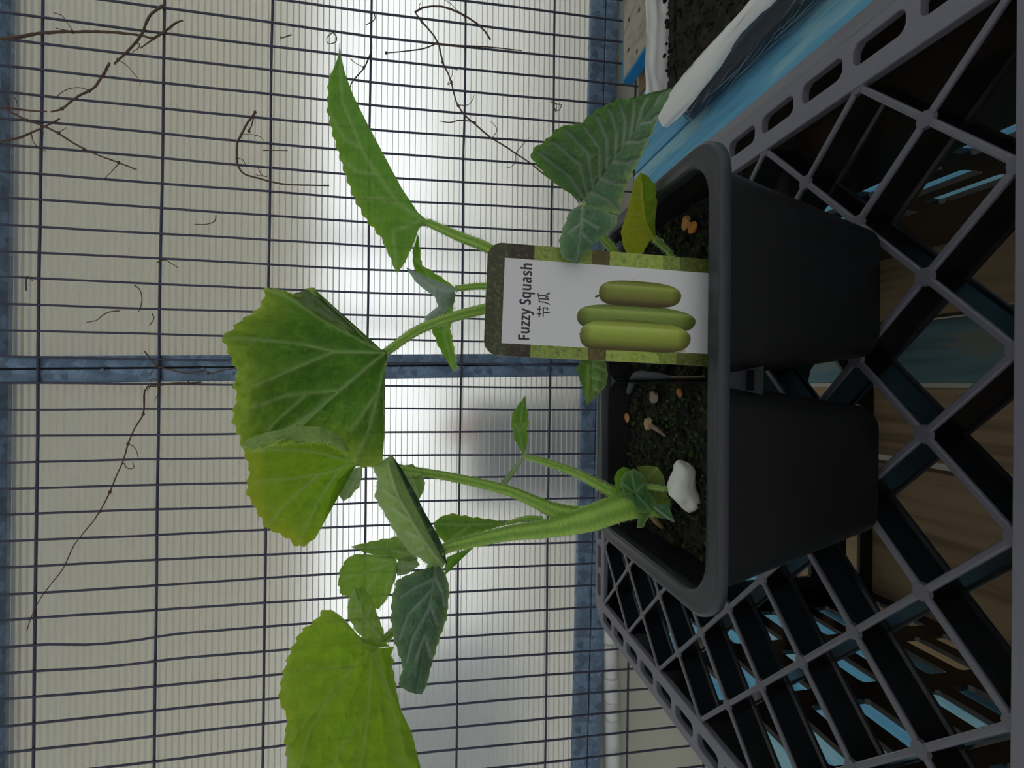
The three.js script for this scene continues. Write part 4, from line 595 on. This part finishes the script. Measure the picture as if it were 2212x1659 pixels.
  leaf(P, [{ ...DARK, col: '#4c7040', edge: '#6f9a44', vein: '#a4b8a2', A: [[1254, 436, 0.143], [1242, 425], [1213, 405, 0.144], [1185, 385], [1150, 343, 0.148], [1152, 323], [1179, 306], [1210, 275, 0.152], [1258, 266], [1292, 238, 0.153], [1338, 215], [1355, 215], [1406, 201, 0.153], [1451, 190, 0.150]], B: mid, veins: [mid.map((p) => [p[0], p[1]]), [[1262, 430], [1230, 380], [1165, 330]], [[1280, 405], [1270, 330], [1225, 282]], [[1310, 368], [1310, 300], [1290, 250]], [[1345, 318], [1350, 260], [1340, 222]], [[1375, 278], [1385, 235], [1400, 206]], [[1295, 388], [1295, 320], [1262, 272]], [[1328, 343], [1332, 285], [1316, 232]], [[1360, 298], [1368, 245], [1370, 212]], [[1268, 420], [1252, 355], [1195, 305]], [[1415, 228], [1424, 210], [1430, 198]]], bulge: 0.002, tooth: [6, 0], m: 80, n: 180, quilt: -0.0016, cup: -0.0018, vw: 4, hairA: 0, wav: 0.0012 },
    { ...DARK, col: '#5a7d5c', edge: '#a9bf6e', vein: '#b8c8b8', A: mid, B: [[1258, 440, 0.143], [1290, 452, 0.140], [1338, 462, 0.137], [1341, 436], [1355, 394, 0.137], [1386, 334], [1406, 292, 0.140], [1426, 241], [1443, 212, 0.147], [1451, 190, 0.150]], veins: [[[1275, 415], [1310, 430], [1335, 450]], [[1300, 385], [1330, 395], [1352, 395]], [[1325, 348], [1355, 350], [1380, 340]], [[1355, 305], [1380, 305], [1400, 295]], [[1385, 265], [1405, 262], [1422, 245]]], bulge: -0.001, m: 50, n: 150, quilt: -0.0016, cup: -0.0016, vw: 4, tooth: [0, 3] },
    { ...DARK, col: '#54785a', edge: '#8aa878', vein: '#b4c4b2', A: [[1258, 440, 0.143], [1233, 456, 0.139], [1219, 490], [1209, 524, 0.134], [1215, 556, 0.132], [1247, 570, 0.131]], B: [[1262, 442, 0.143], [1300, 452, 0.139], [1334, 468, 0.1365], [1330, 486], [1298, 515, 0.133], [1270, 538], [1247, 570, 0.131]], veins: [[[1258, 440], [1255, 490], [1245, 560]], [[1257, 470], [1290, 490]], [[1256, 480], [1228, 500]], [[1254, 500], [1275, 520]]], bulge: -0.002, tooth: [4, 3], m: 60, n: 130, quilt: -0.0014, cup: -0.0012, vw: 4 }], M.leafThick, 'drooping grey green leaf with raised veins');
  // yellow leaf standing on the soil
  leaf(P, [{ col: '#b8c232', edge: '#b0a048', vein: '#c9cf62', A: [[1414, 517, 0.168], [1403, 521], [1390, 546], [1372, 556, 0.166], [1355, 548], [1346, 532, 0.164], [1341, 501], [1355, 456], [1363, 422, 0.162], [1369, 391], [1383, 373, 0.163]], B: [[1415, 515, 0.168], [1396, 480, 0.164], [1390, 433], [1388, 399], [1383, 373, 0.163]], veins: [[[1414, 515], [1392, 470], [1385, 380]], [[1400, 490], [1360, 500]], [[1395, 465], [1360, 465]], [[1390, 430], [1366, 430]]], bulge: -0.002, m: 44, n: 100, vw: 4, quilt: 0.0008 }, { col: '#7fa028', edge: '#8fae34', vein: '#b4c452', A: [[1415, 515, 0.168], [1396, 480, 0.164], [1390, 433], [1388, 399], [1383, 373, 0.163]], B: [[1416, 513, 0.168], [1415, 480, 0.167], [1420, 433], [1415, 399], [1400, 380], [1383, 373, 0.163]], veins: [[[1398, 480], [1412, 460]], [[1392, 440], [1414, 420]]], bulge: -0.001, m: 26, n: 90, vw: 3 }], M.leafMid, 'yellowing leaf');
  // wrinkled leaf peeping out below the tag
  leaf(P, [{ col: '#5c8a3c', edge: '#86a860', vein: '#b8c468', A: [[1275, 772, 0.172], [1256, 776], [1246, 800, 0.170], [1258, 833], [1268, 875, 0.166]], B: [[1278, 772, 0.172], [1274, 810, 0.168], [1280, 840], [1268, 875, 0.166]], veins: [[[1272, 790], [1270, 820], [1268, 870]]], tooth: [3, 0], m: 24, n: 80, bulge: 0.001 },
    { ...PALE, col: '#6c9448', vein: '#c2d2a0', A: [[1278, 772, 0.172], [1274, 810, 0.168], [1280, 840], [1268, 875, 0.166]], B: [[1300, 772, 0.172], [1308, 784], [1312, 806, 0.167], [1309, 830], [1293, 852], [1268, 875, 0.166]], veins: [[[1280, 790], [1305, 800]], [[1278, 815], [1303, 825]], [[1279, 835], [1292, 848]]], bulge: -0.003, m: 34, n: 90, tooth: [0, 2], quilt: -0.0008, vw: 4 }], M.leafThick);
  fuzzOf(P);
}
renderer.render(scene, camera);
